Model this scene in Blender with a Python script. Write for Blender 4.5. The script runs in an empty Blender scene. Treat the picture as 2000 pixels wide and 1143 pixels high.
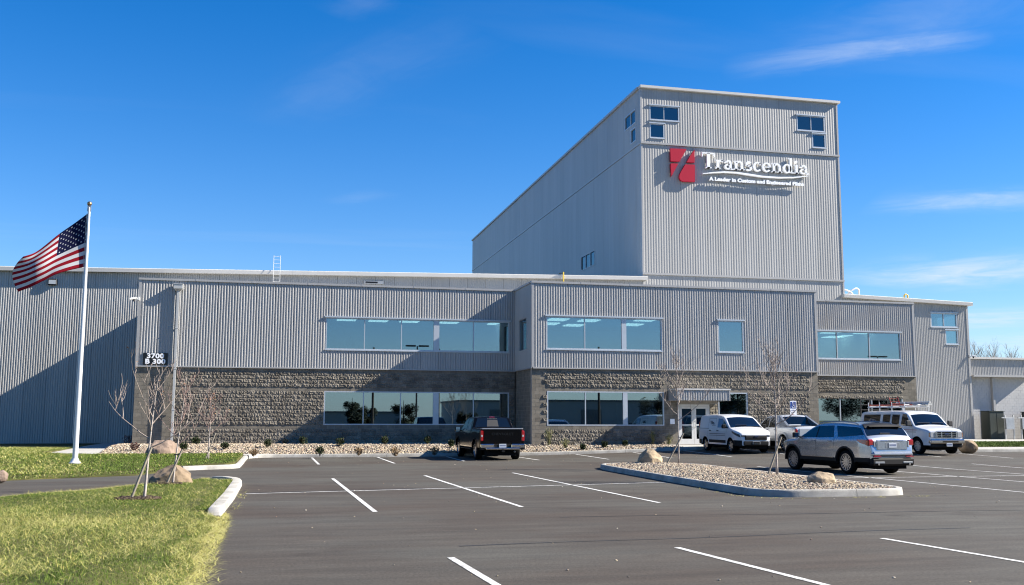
import bpy, bmesh, math, random
import numpy as np
from mathutils import Vector, Matrix
random.seed(7); rng = np.random.default_rng(7)
D = bpy.data; SC = bpy.context.scene
COL = SC.collection
R = math.radians

# ------------------------------------------------------------------ camera
F_PX, YAW, PITCH, ROLL = 1940.0, R(13.06), R(7.2), R(0.15)
CAM = Vector((0, 0, 1.85))
_f = Vector((math.sin(YAW)*math.cos(PITCH), math.cos(YAW)*math.cos(PITCH), math.sin(PITCH)))
_r = Vector((math.cos(YAW), -math.sin(YAW), 0)); _u = _r.cross(_f)
_r, _u = _r*math.cos(ROLL)+_u*math.sin(ROLL), _u*math.cos(ROLL)-_r*math.sin(ROLL)
cd = D.cameras.new('camera'); cam = D.objects.new('camera', cd); COL.objects.link(cam)
cam.matrix_world = Matrix(((_r.x,_u.x,-_f.x,CAM.x),(_r.y,_u.y,-_f.y,CAM.y),(_r.z,_u.z,-_f.z,CAM.z),(0,0,0,1)))
cd.sensor_width = 36.0; cd.lens = F_PX/2000*36; cd.clip_end = 3000; cd.clip_start = .1
SC.camera = cam
# ------------------------------------------------------------------ sun, sky, exposure
SUN_TO = Vector((-1, .2, -.66)).normalized()          # direction the light travels
sl = D.lights.new('sun', 'SUN'); sl.energy = 5.0; sl.angle = R(.5); sl.color = (1, .93, .82)
so = D.objects.new('sun', sl); COL.objects.link(so)
so.rotation_euler = SUN_TO.to_track_quat('-Z', 'Y').to_euler(); so.location = (60, -20, 60)
W = D.worlds.new('World'); SC.world = W; W.use_nodes = True
wn, wl = W.node_tree.nodes, W.node_tree.links
bg = wn['Background']; bg.inputs[1].default_value = .053
sky = wn.new('ShaderNodeTexSky'); sky.sky_type = 'NISHITA'; sky.sun_disc = False
sky.sun_elevation = math.asin(-SUN_TO.z)
sky.sun_rotation = math.atan2(-SUN_TO.x, -SUN_TO.y)   # clockwise from +Y
sky.altitude = 250; sky.air_density = 1.0; sky.dust_density = .05; sky.ozone_density = 4.0
hs = wn.new('ShaderNodeHueSaturation'); hs.inputs['Saturation'].default_value = 1.36; hs.inputs['Value'].default_value = 1.10
tn = wn.new('ShaderNodeMix'); tn.data_type = 'RGBA'; tn.blend_type = 'MULTIPLY'; tn.inputs[0].default_value = 1; tn.inputs[7].default_value = (1.0, .955, 1.05, 1)   # white balance of the picture
wl.new(sky.outputs[0], tn.inputs[6]); wl.new(tn.outputs[2], hs.inputs['Color'])
# thin cirrus: stretched noise on a flat layer high above
tc = wn.new('ShaderNodeTexCoord'); sx = wn.new('ShaderNodeSeparateXYZ'); wl.new(tc.outputs['Generated'], sx.inputs[0])
mz = wn.new('ShaderNodeMath'); mz.operation = 'MAXIMUM'; mz.inputs[1].default_value = .03; wl.new(sx.outputs[2], mz.inputs[0])
dx = wn.new('ShaderNodeMath'); dx.operation = 'DIVIDE'; wl.new(sx.outputs[0], dx.inputs[0]); wl.new(mz.outputs[0], dx.inputs[1])
dy = wn.new('ShaderNodeMath'); dy.operation = 'DIVIDE'; wl.new(sx.outputs[1], dy.inputs[0]); wl.new(mz.outputs[0], dy.inputs[1])
cx = wn.new('ShaderNodeCombineXYZ'); wl.new(dx.outputs[0], cx.inputs[0]); wl.new(dy.outputs[0], cx.inputs[1])
mp = wn.new('ShaderNodeMapping'); mp.inputs['Location'].default_value = (4.3, 1.9, 0); mp.inputs['Rotation'].default_value = (0, 0, R(-32)); mp.inputs['Scale'].default_value = (.25, .95, 1)
wl.new(cx.outputs[0], mp.inputs[0])
nz = wn.new('ShaderNodeTexNoise'); nz.inputs['Scale'].default_value = .8; nz.inputs['Detail'].default_value = 9; nz.inputs['Roughness'].default_value = .55; nz.inputs['Distortion'].default_value = .5
wl.new(mp.outputs[0], nz.inputs['Vector'])
cr = wn.new('ShaderNodeValToRGB'); cr.color_ramp.elements[0].position = .58; cr.color_ramp.elements[1].position = 1.0
cr.color_ramp.elements[1].color = (.14, .14, .14, 1)
wl.new(nz.outputs[0], cr.inputs[0])
def wm(op, a, b=None, c=None):
    n = wn.new('ShaderNodeMath'); n.operation = op
    for i, v in enumerate((a, b, c)):
        if v is None: continue
        if isinstance(v, (int, float)): n.inputs[i].default_value = v
        else: wl.new(v, n.inputs[i])
    return n.outputs[0]
def skyp(px, py):
    d = _f + _r*((px-1000)/F_PX) - _u*((py-571.5)/F_PX); d.normalize(); return Vector((d.x/max(.03, d.z), d.y/max(.03, d.z)))
n2 = wn.new('ShaderNodeTexNoise'); n2.inputs['Scale'].default_value = 2.6; n2.inputs['Detail'].default_value = 10; n2.inputs['Roughness'].default_value = .62; n2.inputs['Distortion'].default_value = .8
wl.new(cx.outputs[0], n2.inputs['Vector'])
cov = cr.outputs[0]
# individual feathery wisps of cirrus: (start, end, half width in cloud-plane units, strength)
for (p, q, hw, st) in (((1400, 135), (1960, 62), .10, .45), (1 and (1500, 110), (2150, -40), .22, .16), ((1690, 398), (2120, 388), .22, .55), ((1690, 560), (2150, 500), .75, .85), ((1650, 640), (2200, 610), 1.3, .65), ((500, 245), (990, 5), .16, .07), ((640, 400), (760, 372), .10, .06), ((640, 30), (760, -10), .06, .09), ((1850, 680), (2300, 660), 2.4, .6)):
    A, B = skyp(*p), skyp(*q); c_ = (A+B)/2; d_ = B-A; L_ = d_.length/2
    m_ = wn.new('ShaderNodeMapping'); m_.vector_type = 'TEXTURE'; m_.inputs['Location'].default_value = (c_.x, c_.y, 0); m_.inputs['Rotation'].default_value = (0, 0, math.atan2(d_.y, d_.x)); m_.inputs['Scale'].default_value = (L_, hw, 1)
    wl.new(cx.outputs[0], m_.inputs[0]); s_ = wn.new('ShaderNodeSeparateXYZ'); wl.new(m_.outputs[0], s_.inputs[0])
    nn = wn.new('ShaderNodeTexNoise'); nn.inputs['Scale'].default_value = 1.5; nn.inputs['Detail'].default_value = 9; nn.inputs['Roughness'].default_value = .6; nn.inputs['Distortion'].default_value = .6
    wl.new(m_.outputs[0], nn.inputs['Vector'])
    v_ = wm('ADD', s_.outputs[1], wm('MULTIPLY_ADD', nn.outputs[0], 1.6, -.8))
    g_ = wm('POWER', 2.718, wm('MULTIPLY', wm('MULTIPLY', v_, v_), -1.6))
    u_ = wm('MAXIMUM', wm('SUBTRACT', 1.0, wm('MULTIPLY', s_.outputs[0], s_.outputs[0])), 0.)
    f_ = wm('MULTIPLY', wm('MULTIPLY', g_, u_), wm('MULTIPLY', wm('MULTIPLY_ADD', n2.outputs[0], 1.9, -.35), st))
    cov = wm('MAXIMUM', cov, f_)
cov = wm('MINIMUM', wm('MAXIMUM', cov, 0.), .75)
mx = wn.new('ShaderNodeMix'); mx.data_type = 'RGBA'; wl.new(cov, mx.inputs[0])
hzf = wm('MULTIPLY', wm('POWER', 2.718, wm('MULTIPLY', wm('MAXIMUM', sx.outputs[2], 0.), -9.)), .62)      # pale air low over the horizon, all round
hm = wn.new('ShaderNodeMix'); hm.data_type = 'RGBA'; wl.new(hzf, hm.inputs[0]); wl.new(hs.outputs[0], hm.inputs[6]); hm.inputs[7].default_value = (2.5, 4.2, 5.6, 1)
wl.new(hm.outputs[2], mx.inputs[6])
mx.inputs[7].default_value = (5.0, 5.6, 6.3, 1)
wl.new(mx.outputs[2], bg.inputs[0])
SC.view_settings.view_transform = 'Standard'; SC.view_settings.look = 'None'
SC.view_settings.exposure = 1.6; SC.view_settings.gamma = 1; SC.view_settings.use_curve_mapping = False
SC.cycles.filter_width = 1.15; SC.cycles.use_denoising = True
SC.render.resolution_x, SC.render.resolution_y = 1024, 585

# ------------------------------------------------------------------ pixel rays of the image (used to place and size things in metres)
def ray(px, py):
    return _f + _r*((px-1000)/F_PX) - _u*((py-571.5)/F_PX)
def onY(px, py, y):
    d = ray(px, py); return CAM + d*((y-CAM.y)/d.y)
def onZ(px, py, z=0.0):
    d = ray(px, py); return CAM + d*((z-CAM.z)/d.z)
def ss(t):
    t = min(1, max(0, t)); return t*t*(3-2*t)
def lotz(x, y):
    if y > 60: return lotz(x, 60) - .01
    return .34*ss((y-32)/18)*ss((x-9)/18)*(1-.35*ss((x-28)/8))
def onlot(px, py):
    z = 0
    for _ in range(12):
        p = onZ(px, py, z); z = lotz(p.x, p.y)
    return Vector((p.x, p.y, z))

# ------------------------------------------------------------------ materials
MATS = {}
def mat(name, col, rough=.6, metal=0., var=0., vscale=3., bump=0., bscale=40., spec=.5, coat=0., bdist=.02, stretch=None, col2=None, objvar=0.):
    if name in MATS: return MATS[name]
    col = tuple(x*.74 for x in col); col2 = col2 and tuple(x*.74 for x in col2)
    m = D.materials.new(name); m.use_nodes = True; MATS[name] = m
    n, l = m.node_tree.nodes, m.node_tree.links; b = n['Principled BSDF']
    b.inputs['Base Color'].default_value = (*col, 1); b.inputs['Roughness'].default_value = rough
    b.inputs['Metallic'].default_value = metal; b.inputs['Specular IOR Level'].default_value = spec
    if coat: b.inputs['Coat Weight'].default_value = coat; b.inputs['Coat Roughness'].default_value = .04
    if var or bump:
        g = n.new('ShaderNodeNewGeometry')
        v = g.outputs['Position']
        if stretch:
            q = n.new('ShaderNodeMapping'); q.inputs['Scale'].default_value = stretch; l.new(v, q.inputs[0]); v = q.outputs[0]
    if var:
        t = n.new('ShaderNodeTexNoise'); t.inputs['Scale'].default_value = vscale; t.inputs['Detail'].default_value = 6; t.inputs['Roughness'].default_value = .6
        l.new(v, t.inputs['Vector'])
        c = n.new('ShaderNodeValToRGB'); e = c.color_ramp.elements
        e[0].position = .3; e[1].position = .7
        d2 = col2 or col
        e[0].color = (*[max(0, x*(1-var)) for x in col], 1); e[1].color = (*[min(1, x*(1+var)) for x in d2], 1)
        l.new(t.outputs[0], c.inputs[0]); l.new(c.outputs[0], b.inputs['Base Color'])
    if objvar:
        oi = n.new('ShaderNodeObjectInfo'); g2 = n.new('ShaderNodeNewGeometry'); ad = n.new('ShaderNodeMath'); ad.operation = 'ADD'; l.new(oi.outputs['Random'], ad.inputs[0]); l.new(g2.outputs['Random Per Island'], ad.inputs[1])
        fr_ = n.new('ShaderNodeMath'); fr_.operation = 'FRACT'; l.new(ad.outputs[0], fr_.inputs[0])
        mr = n.new('ShaderNodeMapRange'); mr.inputs['To Min'].default_value = 1-objvar; mr.inputs['To Max'].default_value = 1+objvar; l.new(fr_.outputs[0], mr.inputs['Value'])
        mm = n.new('ShaderNodeMix'); mm.data_type = 'RGBA'; mm.blend_type = 'MULTIPLY'; mm.inputs[0].default_value = 1
        if var: l.new(c.outputs[0], mm.inputs[6])
        else: mm.inputs[6].default_value = (*col, 1)
        l.new(mr.outputs[0], mm.inputs[7]); l.new(mm.outputs[2], b.inputs['Base Color'])
    if bump:
        t2 = n.new('ShaderNodeTexNoise'); t2.inputs['Scale'].default_value = bscale; t2.inputs['Detail'].default_value = 5
        l.new(v, t2.inputs['Vector'])
        bp = n.new('ShaderNodeBump'); bp.inputs['Strength'].default_value = bump; bp.inputs['Distance'].default_value = bdist
        l.new(t2.outputs[0], bp.inputs['Height']); l.new(bp.outputs[0], b.inputs['Normal'])
    return m
def emis(name, col, s):
    m = D.materials.new(name); m.use_nodes = True; b = m.node_tree.nodes['Principled BSDF']
    b.inputs['Base Color'].default_value = (*col, 1); b.inputs['Emission Color'].default_value = (*col, 1); b.inputs['Emission Strength'].default_value = s
    MATS[name] = m; return m
def glassmat(name, tint, refl, rcol=(1, 1, 1), rough=.0):
    m = D.materials.new(name); m.use_nodes = True; n, l = m.node_tree.nodes, m.node_tree.links
    n.remove(n['Principled BSDF']); o = n['Material Output']
    t = n.new('ShaderNodeBsdfTransparent'); t.inputs[0].default_value = (*tint, 1)
    g = n.new('ShaderNodeBsdfGlossy'); g.inputs[0].default_value = (*rcol, 1); g.inputs['Roughness'].default_value = rough
    lw = n.new('ShaderNodeFresnel'); lw.inputs[0].default_value = 1.5
    a = n.new('ShaderNodeMath'); a.operation = 'MULTIPLY_ADD'; a.inputs[1].default_value = .9; a.inputs[2].default_value = refl; a.use_clamp = True
    l.new(lw.outputs[0], a.inputs[0])
    x = n.new('ShaderNodeMixShader'); l.new(a.outputs[0], x.inputs[0]); l.new(t.outputs[0], x.inputs[1]); l.new(g.outputs[0], x.inputs[2])
    l.new(x.outputs[0], o.inputs[0]); MATS[name] = m; return m

mat('panel', (.455, .445, .43), .42, .1, .07, .9, stretch=(1.6, 1.6, .22), objvar=.045)
mat('panel_hall', (.45, .44, .42), .42, .1, .07, .8, stretch=(1.6, 1.6, .18), objvar=.045)
mat('trim', (.47, .46, .445), .4, .1, .04, 2)
mat('coping_light', (.70, .68, .64), .45, 0, .05, 1.5)
mat('frame_alu', (.62, .66, .70), .35, .3, .03, 3)
mat('mortar', (.42, .395, .35), .9, 0, .15, 4)
mat('block', (.195, .173, .14), .92, 0, .25, 2.2, .5, 90, .3, bdist=.01, col2=(.23, .205, .168), objvar=.22)
mat('block_smooth', (.23, .205, .166), .9, 0, .18, 3.0, .25, 110, .3, bdist=.006, objvar=.16)
mat('painted_block', (.56, .555, .545), .7, 0, .06, 1.5, .2, 60)
mat('roof_membrane', (.6, .6, .58), .8)
mat('dark', (.012, .012, .013), .6)
mat('wall_core', (.2, .2, .2), .9)
mat('room_wall', (.55, .56, .55), .9); mat('room_ceiling', (.62, .63, .62), .9); mat('room_floor', (.12, .12, .12), .8)
mat('concrete', (.46, .445, .41), .9, 0, .14, 1.3, .3, 45)
mat('kerb', (.37, .355, .32), .9, 0, .28, 1.6, .4, 40, col2=(.42, .405, .37))
mat('white_paint', (.78, .78, .76), .5, 0, .06, 5)
mat('galv', (.5, .51, .52), .4, .7, .1, 6)
mat('downspout', (.60, .60, .58), .4, .1, .04, 2)
mat('black_plastic', (.009, .009, .010), .6, spec=.2)
mat('green_cabinet', (.012, .022, .016), .5)
mat('rubber', (.008, .008, .008), .9, spec=.1)
emis('ceiling_lamp', (.95, 1., .96), 1.25)
glassmat('window_glass', (.34, .45, .46), .26, (.74, .91, .97))
glassmat('tower_glass', (.12, .18, .24), .10, (.75, .95, 1.0))

# ------------------------------------------------------------------ mesh helpers
class G:
    def __init__(s): s.v = []; s.f = []; s.m = []
    def poly(s, pts, m=0):
        b = len(s.v); s.v += [tuple(p) for p in pts]; s.f.append(tuple(range(b, b+len(pts)))); s.m.append(m)
    def box(s, x0, x1, y0, y1, z0, z1, m=0):
        b = len(s.v)
        s.v += [(x0,y0,z0),(x1,y0,z0),(x1,y1,z0),(x0,y1,z0),(x0,y0,z1),(x1,y0,z1),(x1,y1,z1),(x0,y1,z1)]
        for q in ((0,3,2,1),(4,5,6,7),(0,1,5,4),(1,2,6,5),(2,3,7,6),(3,0,4,7)):
            s.f.append(tuple(b+i for i in q)); s.m.append(m)
    def cbox(s, x0, x1, y0, y1, z0, z1, c=.01, m=0):
        """box with chamfered vertical and horizontal edges"""
        b = len(s.v); P = []
        for z, i in ((z0, c), (z0+c, 0), (z1-c, 0), (z1, c)):
            for (x, y) in ((x0+i, y0+c), (x0+c, y0+i), (x1-c, y0+i), (x1-i, y0+c), (x1-i, y1-c), (x1-c, y1-i), (x0+c, y1-i), (x0+i, y1-c)):
                P.append((x, y, z))
        s.v += P
        for k in range(3):
            for i in range(8):
                j = (i+1) % 8
                s.f.append((b+k*8+i, b+k*8+j, b+k*8+8+j, b+k*8+8+i)); s.m.append(m)
        s.f.append(tuple(b+i for i in range(7, -1, -1))); s.m.append(m)
        s.f.append(tuple(b+24+i for i in range(8))); s.m.append(m)
    def tube(s, pts, rad, n=8, m=0, cap=True):
        pts = [Vector(p) for p in pts]; k = len(pts)
        if not hasattr(rad, '__len__'): rad = [rad]*k
        b = len(s.v); ref = None
        for i, p in enumerate(pts):
            d = (pts[min(i+1, k-1)]-pts[max(i-1, 0)]).normalized()
            if ref is None: ref = Vector((0, 0, 1)) if abs(d.z) < .9 else Vector((1, 0, 0))
            a = d.cross(ref).normalized(); ref = a.cross(d).normalized(); c = ref
            for j in range(n):
                t = 2*math.pi*j/n; s.v.append(tuple(p+(a*math.cos(t)+c*math.sin(t))*rad[i]))
        for i in range(k-1):
            for j in range(n):
                j2 = (j+1) % n
                s.f.append((b+i*n+j, b+i*n+j2, b+(i+1)*n+j2, b+(i+1)*n+j)); s.m.append(m)
        if cap:
            s.f.append(tuple(b+j for j in range(n-1, -1, -1))); s.m.append(m)
            s.f.append(tuple(b+(k-1)*n+j for j in range(n))); s.m.append(m)
    def lathe(s, prof, n=24, axis='z', m=0, c=(0, 0, 0)):
        b = len(s.v); k = len(prof)
        for (r, h) in prof:
            for j in range(n):
                t = 2*math.pi*j/n; a, q = r*math.cos(t), r*math.sin(t)
                p = (a, q, h) if axis == 'z' else ((a, h, q) if axis == 'y' else (h, a, q))
                s.v.append((p[0]+c[0], p[1]+c[1], p[2]+c[2]))
        for i in range(k-1):
            for j in range(n):
                j2 = (j+1) % n
                s.f.append((b+i*n+j, b+i*n+j2, b+(i+1)*n+j2, b+(i+1)*n+j)); s.m.append(m)
        s.f.append(tuple(b+j for j in range(n-1, -1, -1))); s.m.append(m)
        s.f.append(tuple(b+(k-1)*n+j for j in range(n))); s.m.append(m)
    def prism(s, pts2, t0, t1, fn, m=0):
        """extrude polygon pts2 (a,b) between t0 and t1; fn(a,b,t)->xyz"""
        b = len(s.v); n = len(pts2)
        s.v += [tuple(fn(a, c, t0)) for a, c in pts2]+[tuple(fn(a, c, t1)) for a, c in pts2]
        s.f.append(tuple(b+i for i in range(n))); s.m.append(m)
        s.f.append(tuple(b+n+i for i in range(n-1, -1, -1))); s.m.append(m)
        for i in range(n):
            j = (i+1) % n; s.f.append((b+j, b+i, b+n+i, b+n+j)); s.m.append(m)
    def grid(s, fn, nu, nv, m=0):
        b = len(s.v)
        for i in range(nu+1):
            for j in range(nv+1): s.v.append(tuple(fn(i/nu, j/nv)))
        for i in range(nu):
            for j in range(nv):
                a = b+i*(nv+1)+j; s.f.append((a, a+nv+1, a+nv+2, a+1)); s.m.append(m)
    def mesh(s, name, mats, smooth=False, fix=True, auto=None):
        me = D.meshes.new(name); me.from_pydata(s.v, [], s.f)
        for x in ([mats] if isinstance(mats, str) else mats): me.materials.append(MATS[x])
        if not isinstance(mats, str): me.polygons.foreach_set('material_index', s.m)
        if fix:
            bm = bmesh.new(); bm.from_mesh(me); bmesh.ops.recalc_face_normals(bm, faces=bm.faces); bm.to_mesh(me); bm.free()
        if smooth: me.polygons.foreach_set('use_smooth', [True]*len(me.polygons))
        if auto: me.polygons.foreach_set('use_smooth', [True]*len(me.polygons)); me.set_sharp_from_angle(angle=R(auto))
        return me
    def build(s, name, mats, parent=None, smooth=False, fix=True, auto=None, **k):
        return put(name, s.mesh(name, mats, smooth, fix, auto), parent, **k)
def put(name, me, parent=None, loc=None, rot=None, scale=None, label=None, cat=None, group=None, kind=None):
    o = D.objects.new(name, me); COL.objects.link(o)
    if parent: o.parent = parent
    if loc is not None: o.location = loc
    if rot is not None: o.rotation_euler = rot
    if scale is not None: o.scale = scale
    if label: o['label'] = label
    if cat: o['category'] = cat
    if group: o['group'] = group
    if kind: o['kind'] = kind
    return o
def thing(name, label, cat, loc=(0, 0, 0), rz=0, group=None):
    return put(name, None, None, loc, (0, 0, rz), None, label, cat, group)
def npmesh(name, V, Fc, mats, parent=None, smooth=False, mi=None, **k):
    """fast mesh from numpy arrays: Fc (n,3) or (n,4)"""
    me = D.meshes.new(name); n, w = Fc.shape
    me.vertices.add(len(V)); me.vertices.foreach_set('co', np.ascontiguousarray(V, np.float32).ravel())
    me.loops.add(n*w); me.loops.foreach_set('vertex_index', np.ascontiguousarray(Fc, np.int32).ravel())
    me.polygons.add(n); me.polygons.foreach_set('loop_start', np.arange(n, dtype=np.int32)*w)
    try: me.polygons.foreach_set('loop_total', np.full(n, w, np.int32))
    except Exception: pass
    for x in ([mats] if isinstance(mats, str) else mats): me.materials.append(MATS[x])
    if mi is not None: me.polygons.foreach_set('material_index', np.ascontiguousarray(mi, np.int32))
    me.polygons.foreach_set('use_smooth', np.full(n, bool(smooth)))
    me.update(calc_edges=True); me.validate()
    return put(name, me, parent, **k)
def textmesh(name, body, size, mname, parent=None, ext=.01, bold=0., align='CENTER', spacing=1.0, **k):
    c = D.curves.new(name+'_curve', 'FONT'); c.body = body; c.size = size; c.extrude = ext; c.offset = bold; c.align_x = align
    c.space_character = spacing; c.resolution_u = 3
    t = D.objects.new(name+'_tmp', c); COL.objects.link(t)
    me = D.meshes.new_from_object(t.evaluated_get(bpy.context.evaluated_depsgraph_get()))
    D.objects.remove(t); D.curves.remove(c)
    me.materials.clear(); me.materials.append(MATS[mname]); me.name = name
    return put(name, me, parent, **k)
# ================================================================== BUILDINGS
ROOTINV = {}
def root(name, label, cat, loc, group=None):
    o = thing(name, label, cat, loc, 0, group); ROOTINV[o.name] = Matrix.Translation(-Vector(loc)); return o
def att(o, parent):
    o.parent = parent
    if parent.name in ROOTINV: o.matrix_parent_inverse = ROOTINV[parent.name]
    return o
def wput(g, name, mats, parent, **k):
    o = g.build(name, mats, None, **k); return att(o, parent)

PW, NR, RD = 1.0, 7, .026
_pc = {}
def panel_profile(u0, u1, pw, nr, rd):
    """x, out pairs of a ribbed panel between u0 and u1 of its width"""
    pts = [(.006, -.004), (.012, 0)]; p = pw/nr
    for i in range(nr):
        b = i*p
        pts += [(b+.13*p, 0), (b+.35*p, rd), (b+.65*p, rd), (b+.87*p, 0)]
    pts += [(pw-.012, 0), (pw-.006, -.004)]
    def at(u):
        for (a, x), (b, y) in zip(pts, pts[1:]):
            if a <= u <= b: return x+(y-x)*(u-a)/max(1e-9, b-a)
        return -.004
    return [(u0, at(u0))]+[q for q in pts if u0 < q[0] < u1]+[(u1, at(u1))] if (u0 > .001 or u1 < pw-.001) else pts
def panel_mesh(u0, u1, h, pw, nr, rd, mname, ht=None):
    key = (round(u0, 3), round(u1, 3), round(h, 3), pw, nr, rd, mname, ht and round(ht, 3))
    if key in _pc: return _pc[key]
    pr = panel_profile(u0, u1, pw, nr, rd); n = len(pr)
    top = lambda u: h if ht is None else h+(ht-h)*(u-u0)/(u1-u0)
    v = [(u, -o, 0) for u, o in pr]+[(u, -o, top(u)) for u, o in pr]
    f = [(i, i+1, n+i+1, n+i) for i in range(n-1)]
    # side lips give the sheet its thickness
    b = len(v); v += [(pr[0][0], .03, 0), (pr[0][0], .03, h), (pr[-1][0], .03, 0), (pr[-1][0], .03, top(u1))]
    f += [(b, 0, n, b+1), (n-1, b+2, b+3, 2*n-1)]
    me = D.meshes.new('panel'); me.from_pydata(v, [], f); me.materials.append(MATS[mname])
    _pc[key] = me; return me
def cladding(wall, org, rz, width, z0, z1, ops=(), pw=PW, nr=NR, rd=RD, mname='panel', slope=None):
    """ribbed metal panels, each its own object under wall; org = world start point, z0/z1 world heights, openings (u0,u1,z0,z1)"""
    c, s = math.cos(rz), math.sin(rz)
    nP = math.ceil(width/pw-1e-6)
    for i in range(nP):
        a, b = i*pw, min(width, (i+1)*pw)
        cuts = sorted({a, b} | {x for o in ops for x in (o[0], o[1]) if a+.01 < x < b-.01})
        for p, q in zip(cuts, cuts[1:]):
            if q-p < .012: continue
            m = (p+q)/2
            spans = [(z0, z1)]
            for o in ops:
                if o[0] <= m <= o[1]:
                    nx = []
                    for (lo, hi) in spans:
                        if o[2] > lo+.02: nx.append((lo, min(hi, o[2])))
                        if o[3] < hi-.02: nx.append((max(lo, o[3]), hi))
                    spans = nx
            for lo, hi in spans:
                ht = None; h = hi-lo
                if slope and hi == z1: h = slope(p)-lo; ht = slope(q)-lo
                me = panel_mesh(p-a, q-a, h, pw, nr, rd, mname, ht)
                att(put('panel', me, None, (org[0]+c*a, org[1]+s*a, lo), (0, 0, rz)), wall)
def backing(g, x0, x1, z0, z1, y0, y1, ops, m=0):
    """wall slab along X with openings left free"""
    xs = sorted({x0, x1} | {v for o in ops for v in (o[0], o[1]) if x0 < v < x1})
    for a, b in zip(xs, xs[1:]):
        mid = (a+b)/2; spans = [(z0, z1)]
        for o in ops:
            if o[0] <= mid <= o[1]:
                nx = []
                for lo, hi in spans:
                    if o[2] > lo: nx.append((lo, min(hi, o[2])))
                    if o[3] < hi: nx.append((max(lo, o[3]), hi))
                spans = [t for t in nx if t[1] > t[0]]
        for lo, hi in spans: g.box(a, b, y0, y1, lo, hi, m)
# ---- split-face and smooth blocks
CH, BW = .2032, .4064
def block_variant(seed, rough):
    r = np.random.default_rng(seed); w, h = BW-.010, CH-.010
    nx, nz = (8, 4) if rough else (1, 1)
    v, f = [], []
    for j in range(nz+1):
        for i in range(nx+1):
            x, z = -w/2+w*i/nx, -h/2+h*j/nz
            if rough:
                e = i in (0, nx) or j in (0, nz)
                y = -.010-.018*r.random() if e else -.014-.038*r.random()**1.1
                if not e: x += r.uniform(-.016, .016); z += r.uniform(-.012, .012)
            else: y = -.002*r.random()
            v.append((x, y, z))
    id_ = lambda i, j: j*(nx+1)+i
    for j in range(nz):
        for i in range(nx):
            a, b, c, d = id_(i, j), id_(i+1, j), id_(i+1, j+1), id_(i, j+1)
            f += [(a, b, c), (a, c, d)] if r.random() < .5 else [(a, b, d), (b, c, d)]
    rim = [id_(i, 0) for i in range(nx+1)]+[id_(nx, j) for j in range(1, nz+1)]+[id_(i, nz) for i in range(nx-1, -1, -1)]+[id_(0, j) for j in range(nz-1, 0, -1)]
    b0 = len(v); n = len(rim)
    for k in rim: v.append((v[k][0], .03, v[k][2]))
    for k in range(n):
        k2 = (k+1) % n; f += [(rim[k2], rim[k], b0+k), (rim[k2], b0+k, b0+k2)]
    me = D.meshes.new('block'); me.from_pydata(v, [], f); me.materials.append(MATS['block' if rough else 'block_smooth'])
    return me, np.array(v), np.array(f)
ROUGH = [block_variant(100+i, True) for i in range(14)]
SMOOTH = [block_variant(200+i, False) for i in range(3)]
SMOOTH_P = None
def block_wall(wall, org, rz, width, ztop, nrows, ops, is_smooth, mname=None, limit=300):
    c, s = math.cos(rz), math.sin(rz); rr = random.Random(int(width*1000)); L = []
    for k in range(nrows):
        zt = ztop-k*CH; zc = zt-CH/2
        u = -BW/2 if k % 2 else 0.
        while u < width-.02:
            a, b = max(0, u), min(width, u+BW)
            spans = [(a, b)]
            for o in ops:
                if o[2]+.03 < zc < o[3]-.03:
                    nx = []
                    for (p, q) in spans:
                        if o[0] > p: nx.append((p, min(q, o[0])))
                        if o[1] < q: nx.append((max(p, o[1]), q))
                    spans = nx
            for p, q in spans:
                if q-p < .04: continue
                sm = is_smooth((p+q)/2, k)
                me = rr.choice(SMOOTH if sm else ROUGH)
                ucen = (p+q)/2; sc = (q-p-.008)/(BW-.008)
                L.append((org[0]+c*ucen, org[1]+s*ucen, zc, sc*(1 if sm or rr.random() < .5 else -1), me, sm))
            u += BW
    L.sort(key=lambda t: (t[0]-CAM.x)**2+(t[1]-CAM.y)**2+(t[2]-CAM.z)**2)
    V, Fc, MI, nb = [], [], [], 0
    for i, (x, y, z, sc, me, sm) in enumerate(L):
        if i < limit:
            m_ = me[0]
            if mname:
                m_ = D.meshes.get('block_'+mname) or me[0].copy()
                if m_.name != 'block_'+mname: m_.name = 'block_'+mname; m_.materials.clear(); m_.materials.append(MATS[mname])
                o = put('block', m_, None, (x, y, z), (0, 0, rz), (abs(sc), 1, 1))
            else: o = put('block', m_, None, (x, y, z), (0, 0, rz), (abs(sc), 1, 1))
            att(o, wall)
        else:
            v = me[1].copy(); v[:, 0] *= abs(sc)
            w = np.empty_like(v); w[:, 0] = x+c*v[:, 0]-s*v[:, 1]; w[:, 1] = y+s*v[:, 0]+c*v[:, 1]; w[:, 2] = z+v[:, 2]
            V.append(w); Fc.append(me[2]+nb); nb += len(w); MI += [1 if sm else 0]*len(me[2])
    if V:
        o = npmesh('block_courses', np.vstack(V), np.vstack(Fc), [mname or 'block', mname or 'block_smooth'], None, mi=MI, kind='stuff'); att(o, wall)
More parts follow.
